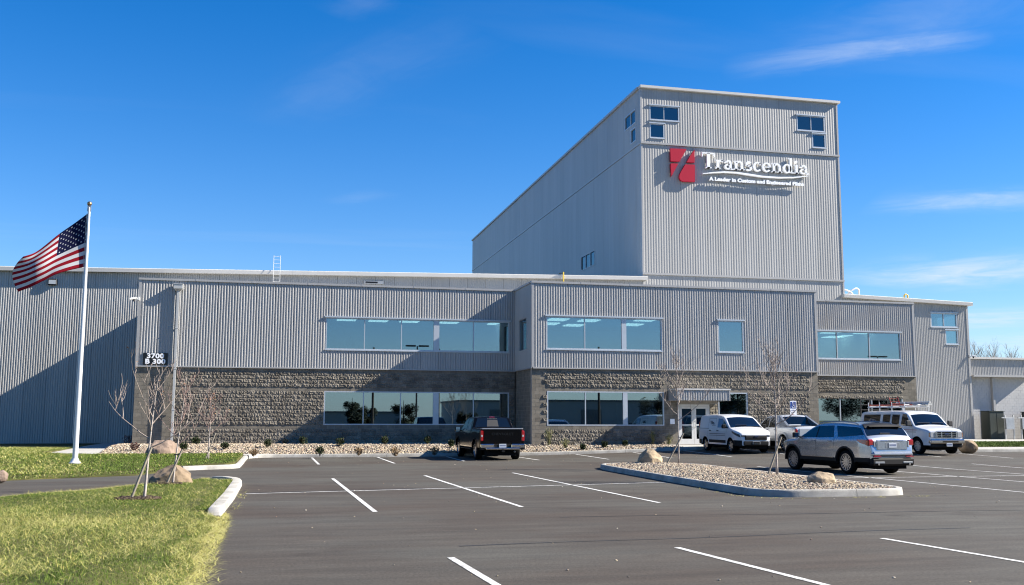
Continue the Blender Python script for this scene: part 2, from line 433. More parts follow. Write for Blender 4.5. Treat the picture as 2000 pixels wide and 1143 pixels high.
# ---- windows
def window(parent, x0, x1, z0, z1, y, mull=(), wide=(), fw=.06, gm='window_glass', head=True, sill=True, rz=None, pivot=None, rec=.05):
    """frame mesh (the window part) with pane and mullion children; wall face at y, looking towards -Y"""
    g = G(); ya, yb = y-.012, y+.09
    g.box(x0, x1, ya, yb, z0, z0+fw); g.box(x0, x1, ya, yb, z1-fw, z1)
    g.box(x0, x0+fw, ya, yb, z0+fw, z1-fw); g.box(x1-fw, x1, ya, yb, z0+fw, z1-fw)
    if head: g.box(x0-.07, x1+.07, y-.10, y+.02, z1+.002, z1+.075)
    if sill: g.box(x0-.03, x1+.03, y-.07, y+.03, z0-.055, z0-.002)
    fr = g.build('window', 'frame_alu'); att(fr, parent)
    ed = [x0+fw]
    for m in sorted([(a, a) for a in mull]+list(wide)):
        a, b = (m[0]-.025, m[0]+.025) if m[0] == m[1] else m
        gg = G(); gg.box(a, b, ya+.004, yb-.004, z0+fw, z1-fw); gg.build('mullion', 'frame_alu', fr)
        ed += [a, b]
    ed.append(x1-fw)
    for a, b in zip(ed[::2], ed[1::2]):
        gg = G(); gg.box(a-.004, b+.004, y+rec, y+rec+.012, z0+fw-.004, z1-fw+.004); gg.build('pane', gm, fr)
    return fr

Y1, Y2, Y0 = 55.17, 51.25, 66.0
XL, XM, XR, XE = -7.42, 12.99, 29.78, 38.87
ZT, ZR, ZF = 4.50, 9.17, .436
def wing_common(rt, x0, x1, y, ops_up, ops_lo, u_smooth, hole_door=None, seed=0):
    """metal upper storey over split-face base for a wing whose front plane is y"""
    lo = [o for o in ops_lo]
    g = G(); backing(g, x0, x1, ZT, ZR-.12, y+.032, y+.30, ops_up)
    up = g.build('cladding_wall', 'wall_core'); att(up, rt)
    cladding(up, (x0, y, 0), 0, x1-x0, ZT+.03, ZR-.1, [(a-x0, b-x0, c, d) for a, b, c, d in ops_up])
    g = G(); backing(g, x0, x1, ZF-20*0-.5, ZT, y+.062, y+.32, lo)
    bw = g.build('block_wall', 'mortar'); att(bw, rt)
    block_wall(bw, (x0, y+.05, 0), 0, x1-x0, ZT, 20, [(a-x0, b-x0, c, d) for a, b, c, d in lo], u_smooth)
    # base trim under the panels, coping on the roof edge
    g = G(); g.box(x0-.01, x1+.01, y-.055, y+.045, ZT-.035, ZT+.03); wput(g, 'base_trim', 'trim', rt)
    g = G(); n = max(1, round((x1-x0)/3.05))
    for i in range(n):
        a, b = x0-.05+(x1-x0+.1)*i/n, x0-.05+(x1-x0+.1)*(i+1)/n
        wput_g = G(); wput_g.box(a+.003, b-.003, y-.075, y+.33, ZR-.11, ZR); wput(wput_g, 'coping', 'trim', rt)
        if i: q = G(); q.box(a-.05, a+.05, y-.08, y+.335, ZR-.105, ZR+.006); wput(q, 'coping_joint', 'trim', rt)
    return up, bw
def lamps_at(L, z, y1):
    P = [onZ(a, b, z) for a, b in L]; return [(p.x, min(p.y, y1)) for p in P]
def room(rt, x0, x1, y0, y1, z0, z1, lamps=(), name='interior'):
    g = G()
    g.poly([(x0, y0, z0), (x1, y0, z0), (x1, y1, z0), (x0, y1, z0)], 2); g.poly([(x0, y0, z1), (x1, y0, z1), (x1, y1, z1), (x0, y1, z1)], 1)
    g.poly([(x0, y1, z0), (x1, y1, z0), (x1, y1, z1), (x0, y1, z1)], 0)
    g.poly([(x0, y0, z0), (x0, y1, z0), (x0, y1, z1), (x0, y0, z1)], 0); g.poly([(x1, y0, z0), (x1, y1, z0), (x1, y1, z1), (x1, y0, z1)], 0)
    o = g.build(name, ['room_wall', 'room_ceiling', 'room_floor'], fix=False); att(o, rt)
    for (x, y) in lamps:
        q = G(); q.box(x-.55, x+.55, y-.62, y+.62, z1-.05, z1-.01); q.build('ceiling_light', 'ceiling_lamp', o)

# ---------------- recessed office wing (left)
wA = root('office_wing', 'long grey office wing with split-face base behind the black pickup', 'building', (2.8, Y1, 0), 'office wings with ribbed metal upper storeys')
A_up = [(2.33, 12.65, 5.55, 7.30)]; A_lo = [(2.33, 12.65, 1.452, 3.281)]
wing_common(wA, XL, XM, Y1, A_up, A_lo, lambda u, k: k in (0, 5, 15) or u < 2.1)
window(wA, 2.33, 12.65, 5.55, 7.30, Y1, [4.44, 6.48, 10.57], [(8.29, 8.61)])
window(wA, 2.33, 12.65, 1.452, 3.281, Y1+.05, [4.46, 6.5, 10.6], [(8.31, 8.63)], head=False, sill=False)
room(wA, XL+.4, 12.9, Y1+.35, 64, 4.75, 7.62, lamps_at([(677, 625), (739, 627), (800, 628.5), (877, 630.5), (972, 633)], 7.58, 63.2))
room(wA, XL+.4, 12.9, Y1+.35, 64, .5, 3.6)
g = G(); g.box(XL, XM+.2, Y1+.33, Y0-.1, 8.6, 8.72); wput(g, 'roof', 'roof_membrane', wA)
g = G(); g.box(XL, XL+.25, Y1+.33, Y0-.04, 0, ZR-.02); wput(g, 'side_wall', 'panel', wA)
g = G(); g.box(XL-.02, XL+.12, Y1-.035, Y1+.2, ZT+.03, ZR-.11); wput(g, 'corner_trim', 'trim', wA)
# conductor head and downspout
ds = G(); ds.box(-5.50, -5.38, Y1-.19, Y1-.07, .5, 8.55); o = wput(ds, 'downspout', 'downspout', wA)
g = G()
hx, hy = -5.44, Y1-.06
for (w0, w1, d0, d1, z0, z1) in ((.075, .23, .09, .25, 8.45, 8.62), (.23, .23, .25, .25, 8.62, 8.84), (.25, .25, .27, .27, 8.84, 8.88)):
    b = len(g.v)
    for (w, d, z) in ((w0, d0, z0), (w1, d1, z1)):
        g.v += [(hx-w, hy, z), (hx+w, hy, z), (hx+w, hy-d, z), (hx-w, hy-d, z)]
    for q in ((0, 1, 5, 4), (1, 2, 6, 5), (2, 3, 7, 6), (3, 0, 4, 7), (0, 3, 2, 1), (4, 5, 6, 7)): g.f.append(tuple(b+i for i in q)); g.m.append(0)
g.build('conductor_head', 'downspout', o)
for z in (2.2, 4.35, 6.5):
    g = G(); g.box(-5.53, -5.35, Y1-.2, Y1-.04, z, z+.04); g.build('strap', 'downspout', o)

# ---------------- projecting entrance wing
wB = root('office_wing', 'projecting grey office wing with canopied glass entrance behind the white van', 'building', (21.4, Y2, 0), 'office wings with ribbed metal upper storeys')
B_up = [(13.78, 20.36, 5.52, 7.28), (23.70, 25.24, 5.52, 7.28)]
B_lo = [(13.83, 20.44, 1.452, 3.281), (20.90, 25.40, -.6, 3.281)]
def smB(u, k):
    x = u+XM
    return k in (0, 5) or (k == 15 and x < 21) or x < 13.62 or x > 29.1 or 20.44 < x < 20.9
wing_common(wB, XM, XR, Y2, B_up, B_lo, smB)
window(wB, 13.78, 20.36, 5.52, 7.28, Y2, [15.93], [(18.03, 18.30)])
window(wB, 23.70, 25.24, 5.52, 7.28, Y2)
window(wB, 13.83, 20.44, 1.452, 3.281, Y2+.05, [15.96], [(18.08, 18.34)], head=False, sill=False)
# left return wall of the projecting wing
g = G(); g.box(XM+.032, XM+.3, Y2+.3, Y1+.05, ZT, ZR-.12)
# opening for the small side window
g = G()
for (a, b, c, d) in ((Y2+.3, 52.40, ZT, ZR-.12), (54.31, Y1+.05, ZT, ZR-.12), (52.40, 54.31, ZT, 5.52), (52.40, 54.31, 7.33, ZR-.12)): g.box(XM+.032, XM+.3, a, b, c, d)
sw = wput(g, 'return_wall', 'wall_core', wB)
cladding(sw, (XM, Y1+.02, 0), R(-90), Y1+.02-Y2, ZT+.03, ZR-.1, [(Y1+.02-54.31, Y1+.02-52.40, 5.52, 7.33)])
g = G(); g.box(XM+.062, XM+.32, Y2+.34, Y1+.1, -.1, ZT); bwS = wput(g, 'return_block_wall', 'mortar', wB)
block_wall(bwS, (XM+.05, Y1+.1, 0), R(-90), Y1+.1-Y2-.05, ZT, 20, [], lambda u, k: True)
g = G(); g.box(XM-.055, XM+.045, Y2-.055, Y1+.02, ZT-.035, ZT+.03); wput(g, 'base_trim', 'trim', wB)
g = G(); g.box(XM-.075, XM+.33, Y2+.34, Y1+.1, ZR-.11, ZR-.003); wput(g, 'coping', 'trim', wB)
g = G(); g.box(XM-.03, XM+.10, Y2-.04, Y2+.10, ZT+.032, ZR-.112); wput(g, 'corner_trim', 'trim', wB)
g = G(); g.box(XR-.10, XR+.03, Y2-.04, Y2+.10, ZT+.032, ZR-.112); wput(g, 'corner_trim', 'trim', wB)
g = G()
for a, b, c, d in ((52.40, 54.31, 5.52, 5.58), (52.40, 54.31, 7.27, 7.33), (52.40, 52.46, 5.58, 7.27), (54.25, 54.31, 5.58, 7.27)): g.box(XM-.01, XM+.1, a, b, c, d)
fr = wput(g, 'window', 'trim', wB); g = G(); g.box(XM+.06, XM+.07, 52.455, 54.255, 5.575, 7.275); g.build('pane', 'window_glass', fr)
room(wB, XM+.4, XR-.3, Y2+.35, 63, 4.75, 7.62, lamps_at([(1089, 625), (1121, 636), (1150, 627), (1072, 633), (1261, 626), (1235, 635)], 7.58, 62.2))
room(wB, XM+.4, 20.7, Y2+.35, 60, .5, 3.6)
g = G(); g.box(XM+.3, XR-.02, Y2+.33, Y0-.1, 8.6, 8.72); wput(g, 'roof', 'roof_membrane', wB)
g = G(); g.box(XR-.28, XR-.03, Y2+.33, Y1+.35, 0, ZR-.13); wput(g, 'side_wall', 'block_smooth', wB)
# entrance: recess with aluminium storefront, stone veneer pier and shop window
ex0, ex1, fz = 20.90, 25.40, .44
g = G(); g.box(ex0, ex1, Y2+.9, Y2+1.1, 0, 3.28); g.box(ex0-.3, ex0, Y2+.33, Y2+1.1, 0, 3.28); g.box(ex1, ex1+.3, Y2+.33, Y2+1.1, 0, 3.28)
wput(g, 'entrance_recess', 'room_wall', wB)
g = G()
dy0, dy1 = Y2+.06, Y2+.18
for (a, b, c, d) in ((21.26, 21.34, fz, 2.62), (23.03, 23.11, fz, 2.62), (21.34, 23.03, 2.52, 2.62)): g.box(a, b, dy0, dy1, c, d)
df = wput(g, 'door_frame', 'white_paint', wB)
for (a, b, hs_) in ((21.35, 22.18, 1), (22.19, 23.02, -1)):
    g = G()
    for (p, q, c, d) in ((a, a+.13, fz+.01, 2.51), (b-.13, b, fz+.01, 2.51), (a+.13, b-.13, fz+.01, fz+.30), (a+.13, b-.13, 2.38, 2.51), (a+.13, b-.13, 1.46, 1.53)): g.box(p, q, dy0+.01, dy1-.03, c, d)
    dr = g.build('door', 'white_paint', None); att(dr, wB)
    g = G(); g.box(a+.125, b-.125, dy0+.04, dy0+.05, fz+.29, 1.465); g.box(a+.125, b-.125, dy0+.04, dy0+.05, 1.525, 2.385); g.build('pane', 'tower_glass', dr)
    hx = b-.065 if hs_ > 0 else a+.065
    g = G(); g.tube([(hx, dy0-.05, 1.35), (hx, dy0-.05, 1.75)], .014, 6); g.box(hx-.01, hx+.01, dy0-.05, dy0+.012, 1.36, 1.39); g.box(hx-.01, hx+.01, dy0-.05, dy0+.012, 1.70, 1.73); g.build('handle', 'galv', dr)
# pieces of wall left and right of the doors
g = G(); g.box(ex0, 21.26, Y2+.07, Y2+.3, 0, 3.28); g.box(21.26, 23.70, Y2+.07, Y2+.3, 2.62, 3.28); g.box(23.11, 23.62, Y2+.075, Y2+.3, 0, 2.62); g.box(23.62, 25.40, Y2+.075, Y2+.3, 0, .75)
jw = wput(g, 'jamb_wall', 'mortar', wB)
block_wall(jw, (ex0, Y2+.06, 0), 0, .36, 3.281, 14, [], lambda u, k: True)
mat('veneer', (.30, .26, .20), .9, 0, .35, 6, .5, 60)
sv = []
for i in range(15):
    for j in range(3):
        w = .16; x = 23.125+j*.162+random.uniform(-.008, .008); z = .46+i*.145
        g = G(); g.cbox(x, x+w-.012+random.uniform(-.01, .006), Y2+.045-random.random()*.035, Y2+.085, z, z+.133, .02); g.build('stone', 'veneer', jw)
window(wB, 23.64, 25.40, .75, 3.281, Y2+.05, [], head=False, sill=False)
# canopy over the doors
g = G(); g.box(20.70, 23.75, Y2-1.16, Y2+.04, 2.80, 3.40); cn = wput(g, 'canopy', 'trim', wB)
cladding(cn, (20.72, Y2-1.19, 0), 0, 3.0, 2.82, 3.36, [], pw=1.0, nr=7, rd=.03)
g = G(); g.box(20.66, 23.79, Y2-1.26, Y2-.02, 3.37, 3.45); g.build('cap', 'coping_light', cn)
for x in (20.72, 23.73):
    g = G(); g.box(x-.03, x+.03, Y2-1.235, Y2-1.165, 2.80, 3.37); g.build('corner_trim', 'trim', cn)

# ---------------- right office wing
wC = root('office_wing', 'short grey office wing behind the silver cars, flush before the tall hall', 'building', (34.3, Y1, 0), 'office wings with ribbed metal upper storeys')
C_up = [(31.0, 37.85, 5.52, 7.22)]; C_lo = [(31.0, 37.85, 1.452, 3.20)]
wing_common(wC, XR, XE, Y1, C_up, C_lo, lambda u, k: k in (0, 5, 15) or u > XE-XR-.9)
window(wC, 31.0, 37.85, 5.52, 7.22, Y1, [33.43, 35.66])
window(wC, 31.0, 37.85, 1.452, 3.20, Y1+.05, [33.52, 35.7], head=False, sill=False)
room(wC, XR+.2, XE-.3, Y1+.35, 64, 4.75, 7.62, lamps_at([(1625, 650), (1612, 661), (1654, 657), (1690, 651), (1716, 652)], 7.58, 63.2))
room(wC, XR+.2, XE-.3, Y1+.35, 64, .5, 3.6)
g = G(); g.box(XR+.02, XE, Y1+.33, Y0-.1, 8.6, 8.72); wput(g, 'roof', 'roof_membrane', wC)
g = G(); g.box(XE-.25, XE, Y1+.33, Y0-.04, 0, ZR-.13); wput(g, 'side_wall', 'panel', wC)
g = G(); g.box(XE-.12, XE+.03, Y1-.04, Y1+.2, ZT+.032, ZR-.112); wput(g, 'corner_trim', 'trim', wC)

# ---------------- main production hall: low-pitched gable front on plane Y0
HX0, HX1, TX0, TX1 = -24.0, 51.2, 24.85, 40.75
def hz(x):
    return 11.0+(x+17.0)*.0198 if x < TX1-1 else 11.07-(x-40.3)*.030
hall = root('production_hall', 'long low grey metal hall running behind the office wings and flagpole', 'building', (13, Y0, 0))
P4ops = [(47.97, 50.27, 8.80, 9.87), (49.17, 50.28, 7.50, 8.58)]
g = G(); backing(g, HX0, TX0, -.3, 10.6, Y0+.034, Y0+.3, []); backing(g, TX1, HX1, -.3, 10.3, Y0+.034, Y0+.3, P4ops)
g.box(HX0, HX0+.3, Y0+.3, 131, -.3, 10.6)
hw = wput(g, 'wall', 'wall_core', hall)
cladding(hw, (HX0, Y0, 0), 0, XL-HX0+.9, .12, 12, [], 1.25, 9, .021, 'panel_hall', slope=lambda u: hz(HX0+u)-.1)
x0 = XL+.88+.0
cladding(hw, (x0, Y0, 0), 0, TX0-x0, 8.4, 12, [], 1.25, 9, .021, 'panel_hall', slope=lambda u: hz(x0+u)-.1)
cladding(hw, (TX1, Y0, 0), 0, HX1-TX1, .12, 12, [(a-TX1, b-TX1, c, d) for a, b, c, d in P4ops], 1.25, 9, .021, 'panel_hall', slope=lambda u: hz(TX1+u)-.1)
for (a, b) in ((HX0, TX0+.25), (TX1-.22, HX1+.28)):
    n = max(1, round((b-a)/6.1))
    for i in range(n):
        p, q = a+(b-a)*i/n, a+(b-a)*(i+1)/n
        zf = (lambda x: 11.0+(x+17.0)*.0198) if b < 30 else (lambda x: 11.07-(x-40.3)*.030)
        g = G(); pr = [(-.34, -.26), (-.36, -.03), (-.33, 0), (.3, 0), (.3, -.26)]
        v0 = [(p+.003, Y0+yy, zf(p)+zz) for yy, zz in pr]; v1 = [(q-.003, Y0+yy, zf(q)+zz) for yy, zz in pr]
        g.v = v0+v1; m = len(pr)
        g.f = [tuple(range(m)), tuple(range(2*m-1, m-1, -1))]+[(k, (k+1) % m, m+(k+1) % m, m+k) for k in range(m)]; g.m = [0]*len(g.f)
        wput(g, 'gutter', 'coping_light', hall)
g = G()
g.poly([(HX0, Y0+.3, hz(HX0)-.2), (TX0, Y0+.3, hz(TX0)-.2), (TX0, 131, hz(TX0)-.2), (HX0, 131, hz(HX0)-.2)])
g.poly([(TX1, Y0+.3, 10.9), (HX1, Y0+.3, 10.55), (HX1, 131, 10.55), (TX1, 131, 10.9)])
wput(g, 'roof', 'roof_membrane', hall, fix=False)
# corner windows at the right end: glazed on both sides, so the sky shows through
for o_ in P4ops: window(hall, *o_[:2], o_[2], o_[3], Y0, [49.1] if o_[1]-o_[0] > 2 else [], fw=.07)
g = G()
for (a, b, c, d) in ((Y0+.3, Y0+.6, -.3, 10.3), (Y0+3.6, 131, -.3, 10.3), (Y0+.6, Y0+3.6, -.3, 7.5), (Y0+.6, Y0+3.6, 9.87, 10.3)): g.box(HX1-.3, HX1, a, b, c, d)
wput(g, 'side_wall', 'panel_hall', hall)
g = G(); g.box(HX1-.14, HX1+.03, Y0-.045, Y0+.3, .1, 10.46); wput(g, 'corner_trim', 'trim', hall)
g = G(); g.box(46.3, HX1-.3, Y0+.35, Y0+9, 6.2, 6.3); g.box(46.2, 46.3, Y0+.35, Y0+9, 6.2, 10.3); wput(g, 'stair_lobby', 'room_wall', hall)

# ---------------- tower
ZW = 25.86
tower = root('tower', 'tall grey metal tower carrying the red and white company sign', 'building', (32.8, Y0, 0))
T_ops = [(25.55, 27.84, 23.40, 24.48), (25.55, 26.66, 22.05, 23.12), (37.32, 39.64, 23.43, 24.60), (38.56, 39.66, 22.17, 23.24)]
g = G(); backing(g, TX0+.04, TX1-.04, 8.4, ZW-.2, Y0+.034, Y0+.3, T_ops); tw = wput(g, 'front_wall', 'wall_core', tower)
TT = [(a-TX0, b-TX0, c, d) for a, b, c, d in T_ops]
for (a, b) in ((8.4, 12.0), (12.14, 21.55), (21.72, ZW-.1)): cladding(tw, (TX0, Y0, 0), 0, TX1-TX0, a, b, TT, 1.0, 5, mname='panel_hall', rd=.009)
for z, dpt in ((12.07, .10), (21.635, .10)):
    g = G(); g.box(TX0-.03, TX1+.02, Y0-dpt, Y0+.03, z-.07, z+.07); wput(g, 'ledge', 'trim', tower)
window(tower, 25.55, 27.84, 23.40, 24.48, Y0, [26.66], fw=.07, gm='tower_glass'); window(tower, 25.55, 26.66, 22.05, 23.12, Y0, [], fw=.07, gm='tower_glass')
window(tower, 37.32, 39.64, 23.43, 24.60, Y0, [38.5], fw=.07, gm='tower_glass'); window(tower, 38.56, 39.66, 22.17, 23.24, Y0, [], fw=.07, gm='tower_glass')
YB = 131.0
S_ops = [(67.0, 69.4, 23.42, 24.5), (67.0, 68.1, 22.05, 23.14), (77.0, 80.85, 14.35, 15.6)]
g = G()
ys = sorted({Y0+.3, YB} | {v for o in S_ops for v in o[:2]})
for a, b in zip(ys, ys[1:]):
    m = (a+b)/2; spans = [(8.4, ZW-.2)]
    for o in S_ops:
        if o[0] <= m <= o[1]:
            nx = []
            for lo, hi in spans:
                if o[2] > lo: nx.append((lo, min(hi, o[2])))
                if o[3] < hi: nx.append((max(lo, o[3]), hi))
            spans = [t for t in nx if t[1] > t[0]]
    for lo, hi in spans: g.box(TX0+.034, TX0+.3, a, b, lo, hi)
tsw = wput(g, 'left_wall', 'wall_core', tower)
SS = [(YB-o[1], YB-o[0], o[2], o[3]) for o in S_ops]
for (a, b) in ((11.2, 21.55), (21.72, ZW-.1)): cladding(tsw, (TX0, YB, 0), R(-90), YB-Y0, a, b, SS, 1.25, 5, .012, 'panel_hall')
g = G(); g.box(TX0-.05, TX0+.03, Y0+.03, YB, 21.57, 21.70); wput(g, 'ledge', 'trim', tower)
for (a, b, c, d), ml in zip(S_ops, ((68.1,), (), (78.3, 79.6))):
    g = G(); e = .08
    for p, q, s_, t in ((a, b, c, c+e), (a, b, d-e, d), (a, a+e, c+e, d-e), (b-e, b, c+e, d-e)): g.box(TX0-.03, TX0+.09, p, q, s_, t)
    fr = wput(g, 'window', 'frame_alu' if c > 20 else 'trim', tower)
    ed = [a+e]
    for m in ml:
        q = G(); q.box(TX0-.026, TX0+.086, m-.04, m+.04, c+e, d-e); q.build('mullion', 'frame_alu', fr); ed += [m-.04, m+.04]
    ed.append(b-e)
    for p, r_ in zip(ed[::2], ed[1::2]):
        q = G(); q.box(TX0+.05, TX0+.062, p-.004, r_+.004, c+e-.004, d-e+.004); q.build('pane', 'tower_glass', fr)
g = G(); g.box(TX1-.3, TX1, Y0+.3, YB, 8.4, ZW-.2); wput(g, 'right_wall', 'panel_hall', tower)
g = G(); g.box(TX0+.3, TX1-.3, YB-.3, YB, 8.4, ZW-.2); wput(g, 'back_wall', 'panel_hall', tower)
g = G(); g.box(TX0+.3, TX1-.3, Y0+.3, YB-.3, ZW-.25, ZW-.15); wput(g, 'roof', 'roof_membrane', tower)
g = G(); g.box(TX0+.32, TX1-.32, Y0+3.2, Y0+3.3, 20.5, ZW-.3); g.box(TX0+.32, TX1-.32, Y0+.31, Y0+3.2, 21.2, 21.3); wput(g, 'interior', 'room_floor', tower)
g = G(); g.box(TX0-.06, TX1+.16, Y0-.24, Y0+.3, ZW-.14, ZW+.04); wput(g, 'coping', 'coping_light', tower)
g = G(); g.box(TX0-.14, TX0+.3, Y0+.3, YB, ZW-.143, ZW+.037); wput(g, 'coping', 'trim', tower)
for x0_, x1_ in ((TX0-.02, TX0+.12), (TX1-.12, TX1+.02)):
    g = G(); g.box(x0_, x1_, Y0-.036, Y0+.1, 8.4, ZW-.141); wput(g, 'corner_trim', 'trim', tower)

# ---------------- painted block annex at the right
annex = root('annex', 'low pale painted block annex at the right end of the hall', 'building', (60, Y0, 0))
AX0, AX1, AY = 51.32, 66.0, Y0+.55
g = G(); g.box(AX0, AX1, AY+.012, AY+.3, -.3, 5.2); g.box(AX0, AX1, AY+.034, AY+.3, 5.2, 6.5); g.box(AX0, AX1, AY+.3, AY+30, 6.3, 6.4)
aw = wput(g, 'block_wall', 'painted_block', annex)
block_wall(aw, (AX0, AY, 0), 0, 9.0, 5.08, 25, [], lambda u, k: True, 'painted_block', 300)
cladding(aw, (AX0, AY, 0), 0, AX1-AX0, 5.22, 6.5, [], 1.25, 9, .021, 'panel_hall')
g = G(); g.box(AX0, AX1, AY-.2, AY+.3, 6.46, 6.6); wput(g, 'coping', 'coping_light', annex)
g = G(); g.box(AX0, 56.9, AY-.75, AY+.03, 5.06, 5.21); wput(g, 'ledge', 'trim', annex)
g = G(); g.box(53.35, 53.53, AY-.22, AY-.02, .15, 5.05); wput(g, 'downspout', 'trim', annex)
# ================================================================== GROUND
from mathutils.geometry import delaunay_2d_cdt
def island_mat(name, cols, rough=.85, trans=0.):
    m = D.materials.new(name); m.use_nodes = True; MATS[name] = m; n, l = m.node_tree.nodes, m.node_tree.links; b = n['Principled BSDF']
    g = n.new('ShaderNodeNewGeometry'); c = n.new('ShaderNodeValToRGB'); e = c.color_ramp.elements
    c.color_ramp.interpolation = 'LINEAR'
    while len(e) < len(cols): e.new(.5)
    for i, q in enumerate(cols): e[i].position = i/(len(cols)-1); e[i].color = (*[x*.8 for x in q], 1)
    l.new(g.outputs['Random Per Island'], c.inputs[0]); l.new(c.outputs[0], b.inputs['Base Color'])
    b.inputs['Roughness'].default_value = rough; b.inputs['Specular IOR Level'].default_value = .25
    if trans: b.inputs['Subsurface Weight'].default_value = 0; b.inputs['Transmission Weight'].default_value = 0
    return m
island_mat('stones', [(.30, .24, .16), (.46, .39, .28), (.20, .15, .10), (.58, .52, .42), (.36, .28, .19), (.50, .41, .28), (.13, .11, .10), (.40, .33, .24), (.27, .17, .13), (.52, .46, .36)])
island_mat('grass_blade', [(.055, .105, .012), (.10, .165, .018), (.075, .135, .014), (.15, .20, .03), (.065, .12, .012)])
island_mat('straw_blade', [(.44, .40, .10), (.56, .50, .17), (.32, .34, .06), (.66, .60, .28), (.38, .40, .08)])
mat('soil', (.045, .060, .014), .95, 0, .5, 1.1, .6, 30, .2, col2=(.10, .095, .03))
mat('stone_base', (.16, .13, .10), .95, 0, .4, 6, .8, 30, .2)
mat('dirt', (.07, .05, .035), .95, 0, .3, 6, .6, 40, .2)
mat('field', (.09, .10, .045), .95, 0, .4, .05, 0, 1, .2)
# asphalt: dark, slightly brown, with broad worn streaks and aggregate
def asphalt():
    m = D.materials.new('asphalt'); m.use_nodes = True; MATS['asphalt'] = m; n, l = m.node_tree.nodes, m.node_tree.links; b = n['Principled BSDF']
    g = n.new('ShaderNodeNewGeometry')
    def noise(scale, det, stretch, rough=.6):
        q = n.new('ShaderNodeMapping'); q.inputs['Scale'].default_value = stretch; l.new(g.outputs['Position'], q.inputs[0])
        t = n.new('ShaderNodeTexNoise'); t.inputs['Scale'].default_value = scale; t.inputs['Detail'].default_value = det; t.inputs['Roughness'].default_value = rough
        l.new(q.outputs[0], t.inputs['Vector']); return t.outputs[0]
    def ramp(v, a, b_, c0, c1):
        r = n.new('ShaderNodeValToRGB'); e = r.color_ramp.elements; e[0].position = a; e[1].position = b_; e[0].color = (*c0, 1); e[1].color = (*c1, 1); l.new(v, r.inputs[0]); return r.outputs[0]
    def mul(a, c):
        x = n.new('ShaderNodeMix'); x.data_type = 'RGBA'; x.blend_type = 'MULTIPLY'; x.inputs[0].default_value = 1; l.new(a, x.inputs[6]); l.new(c, x.inputs[7]); return x.outputs[2]
    broad = ramp(noise(.16, 6, (.7, 1.3, 1), .62), .40, .60, (.045, .036, .028), (.058, .055, .047))
    streak = ramp(noise(.9, 8, (.30, 2.4, 1), .72), .36, .74, (.78, .77, .76), (1.42, 1.40, 1.37))
    fine = ramp(noise(26, 4, (1, 1, 1), .8), .30, .70, (.50, .50, .50), (1.55, 1.55, 1.55))
    spots = ramp(noise(3.2, 6, (.35, 2.6, 1), .7), .62, .74, (1, 1, 1), (1.75, 1.72, 1.66))
    stain = ramp(noise(.55, 3, (1, 1, 1), .5), .64, .74, (1, 1, 1), (.66, .64, .63))
    l.new(mul(mul(mul(mul(broad, streak), fine), spots), stain), b.inputs['Base Color'])
    b.inputs['Roughness'].default_value = .86; b.inputs['Specular IOR Level'].default_value = .3
    bp = n.new('ShaderNodeBump'); bp.inputs['Strength'].default_value = .5; bp.inputs['Distance'].default_value = .01
    l.new(noise(60, 3, (1, 1, 1), .7), bp.inputs['Height']); l.new(bp.outputs[0], b.inputs['Normal'])
asphalt()
def inpoly(P, poly):
    x, y = P[:, 0], P[:, 1]; r = np.zeros(len(P), bool); n = len(poly)
    for i in range(n):
        x0, y0 = poly[i]; x1, y1 = poly[(i+1) % n]
        c = ((y0 > y) != (y1 > y)); 
        with np.errstate(divide='ignore', invalid='ignore'): r ^= c & (x < (x1-x0)*(y-y0)/(y1-y0+1e-12)+x0)
    return r
def edged(P, poly):
    d = np.full(len(P), 1e9); n = len(poly)
    for i in range(n):
        a = np.array(poly[i], float); b = np.array(poly[(i+1) % n], float); ab = b-a
        t = np.clip(((P-a)@ab)/(ab@ab+1e-12), 0, 1); q = a+t[:, None]*ab
        d = np.minimum(d, np.hypot(*(P-q).T))
    return d
def zlot(P): return np.array([lotz(x, y) for x, y in P])
def sheet(name, poly, hf, mname, res=.6, kind='structure', parent=None, skirt=.3):
    """closed-edge ground sheet over polygon poly; hf(P)->z"""
    B = []
    for i in range(len(poly)):
        a, b = np.array(poly[i], float), np.array(poly[(i+1) % len(poly)], float); k = max(1, int(np.hypot(*(b-a))/res))
        B += [tuple(a+(b-a)*j/k) for j in range(k)]
    nB = len(B); xs, ys = zip(*poly)
    gx, gy = np.meshgrid(np.arange(min(xs), max(xs), res), np.arange(min(ys), max(ys), res)); P = np.c_[gx.ravel(), gy.ravel()]
    P = P+rng.uniform(-.15, .15, P.shape)*res; P = P[inpoly(P, poly)]; P = P[edged(P, poly) > res*.4] if len(P) else P
    A = [Vector(p) for p in B]+[Vector(p) for p in P]
    v, e, f, *_ = delaunay_2d_cdt(A, [(i, (i+1) % nB) for i in range(nB)], [], 1, 1e-5)
    Q = np.array([[p.x, p.y] for p in v]); z = hf(Q)
    V = [(x, y, h) for (x, y), h in zip(Q, z)]; Fs = [tuple(t) for t in f]
    if skirt:
        m = len(V); Bn = np.array(B); zb = hf(Bn)
        V += [(x, y, h) for (x, y), h in zip(Bn, zb)]+[(x, y, h-skirt) for (x, y), h in zip(Bn, zb)]
        Fs += [(m+i, m+(i+1) % nB, m+nB+(i+1) % nB, m+nB+i) for i in range(nB)]
    me = D.meshes.new(name); me.from_pydata(V, [], Fs); me.materials.append(MATS[mname])
    bm = bmesh.new(); bm.from_mesh(me)
    for fc in bm.faces:
        if abs(fc.normal.z) > .3 and fc.normal.z < 0: fc.normal_flip()
    bm.to_mesh(me); bm.free()
    me.polygons.foreach_set('use_smooth', [abs(p.normal.z) > .5 for p in me.polygons])
    return put(name, me, parent, kind=kind)

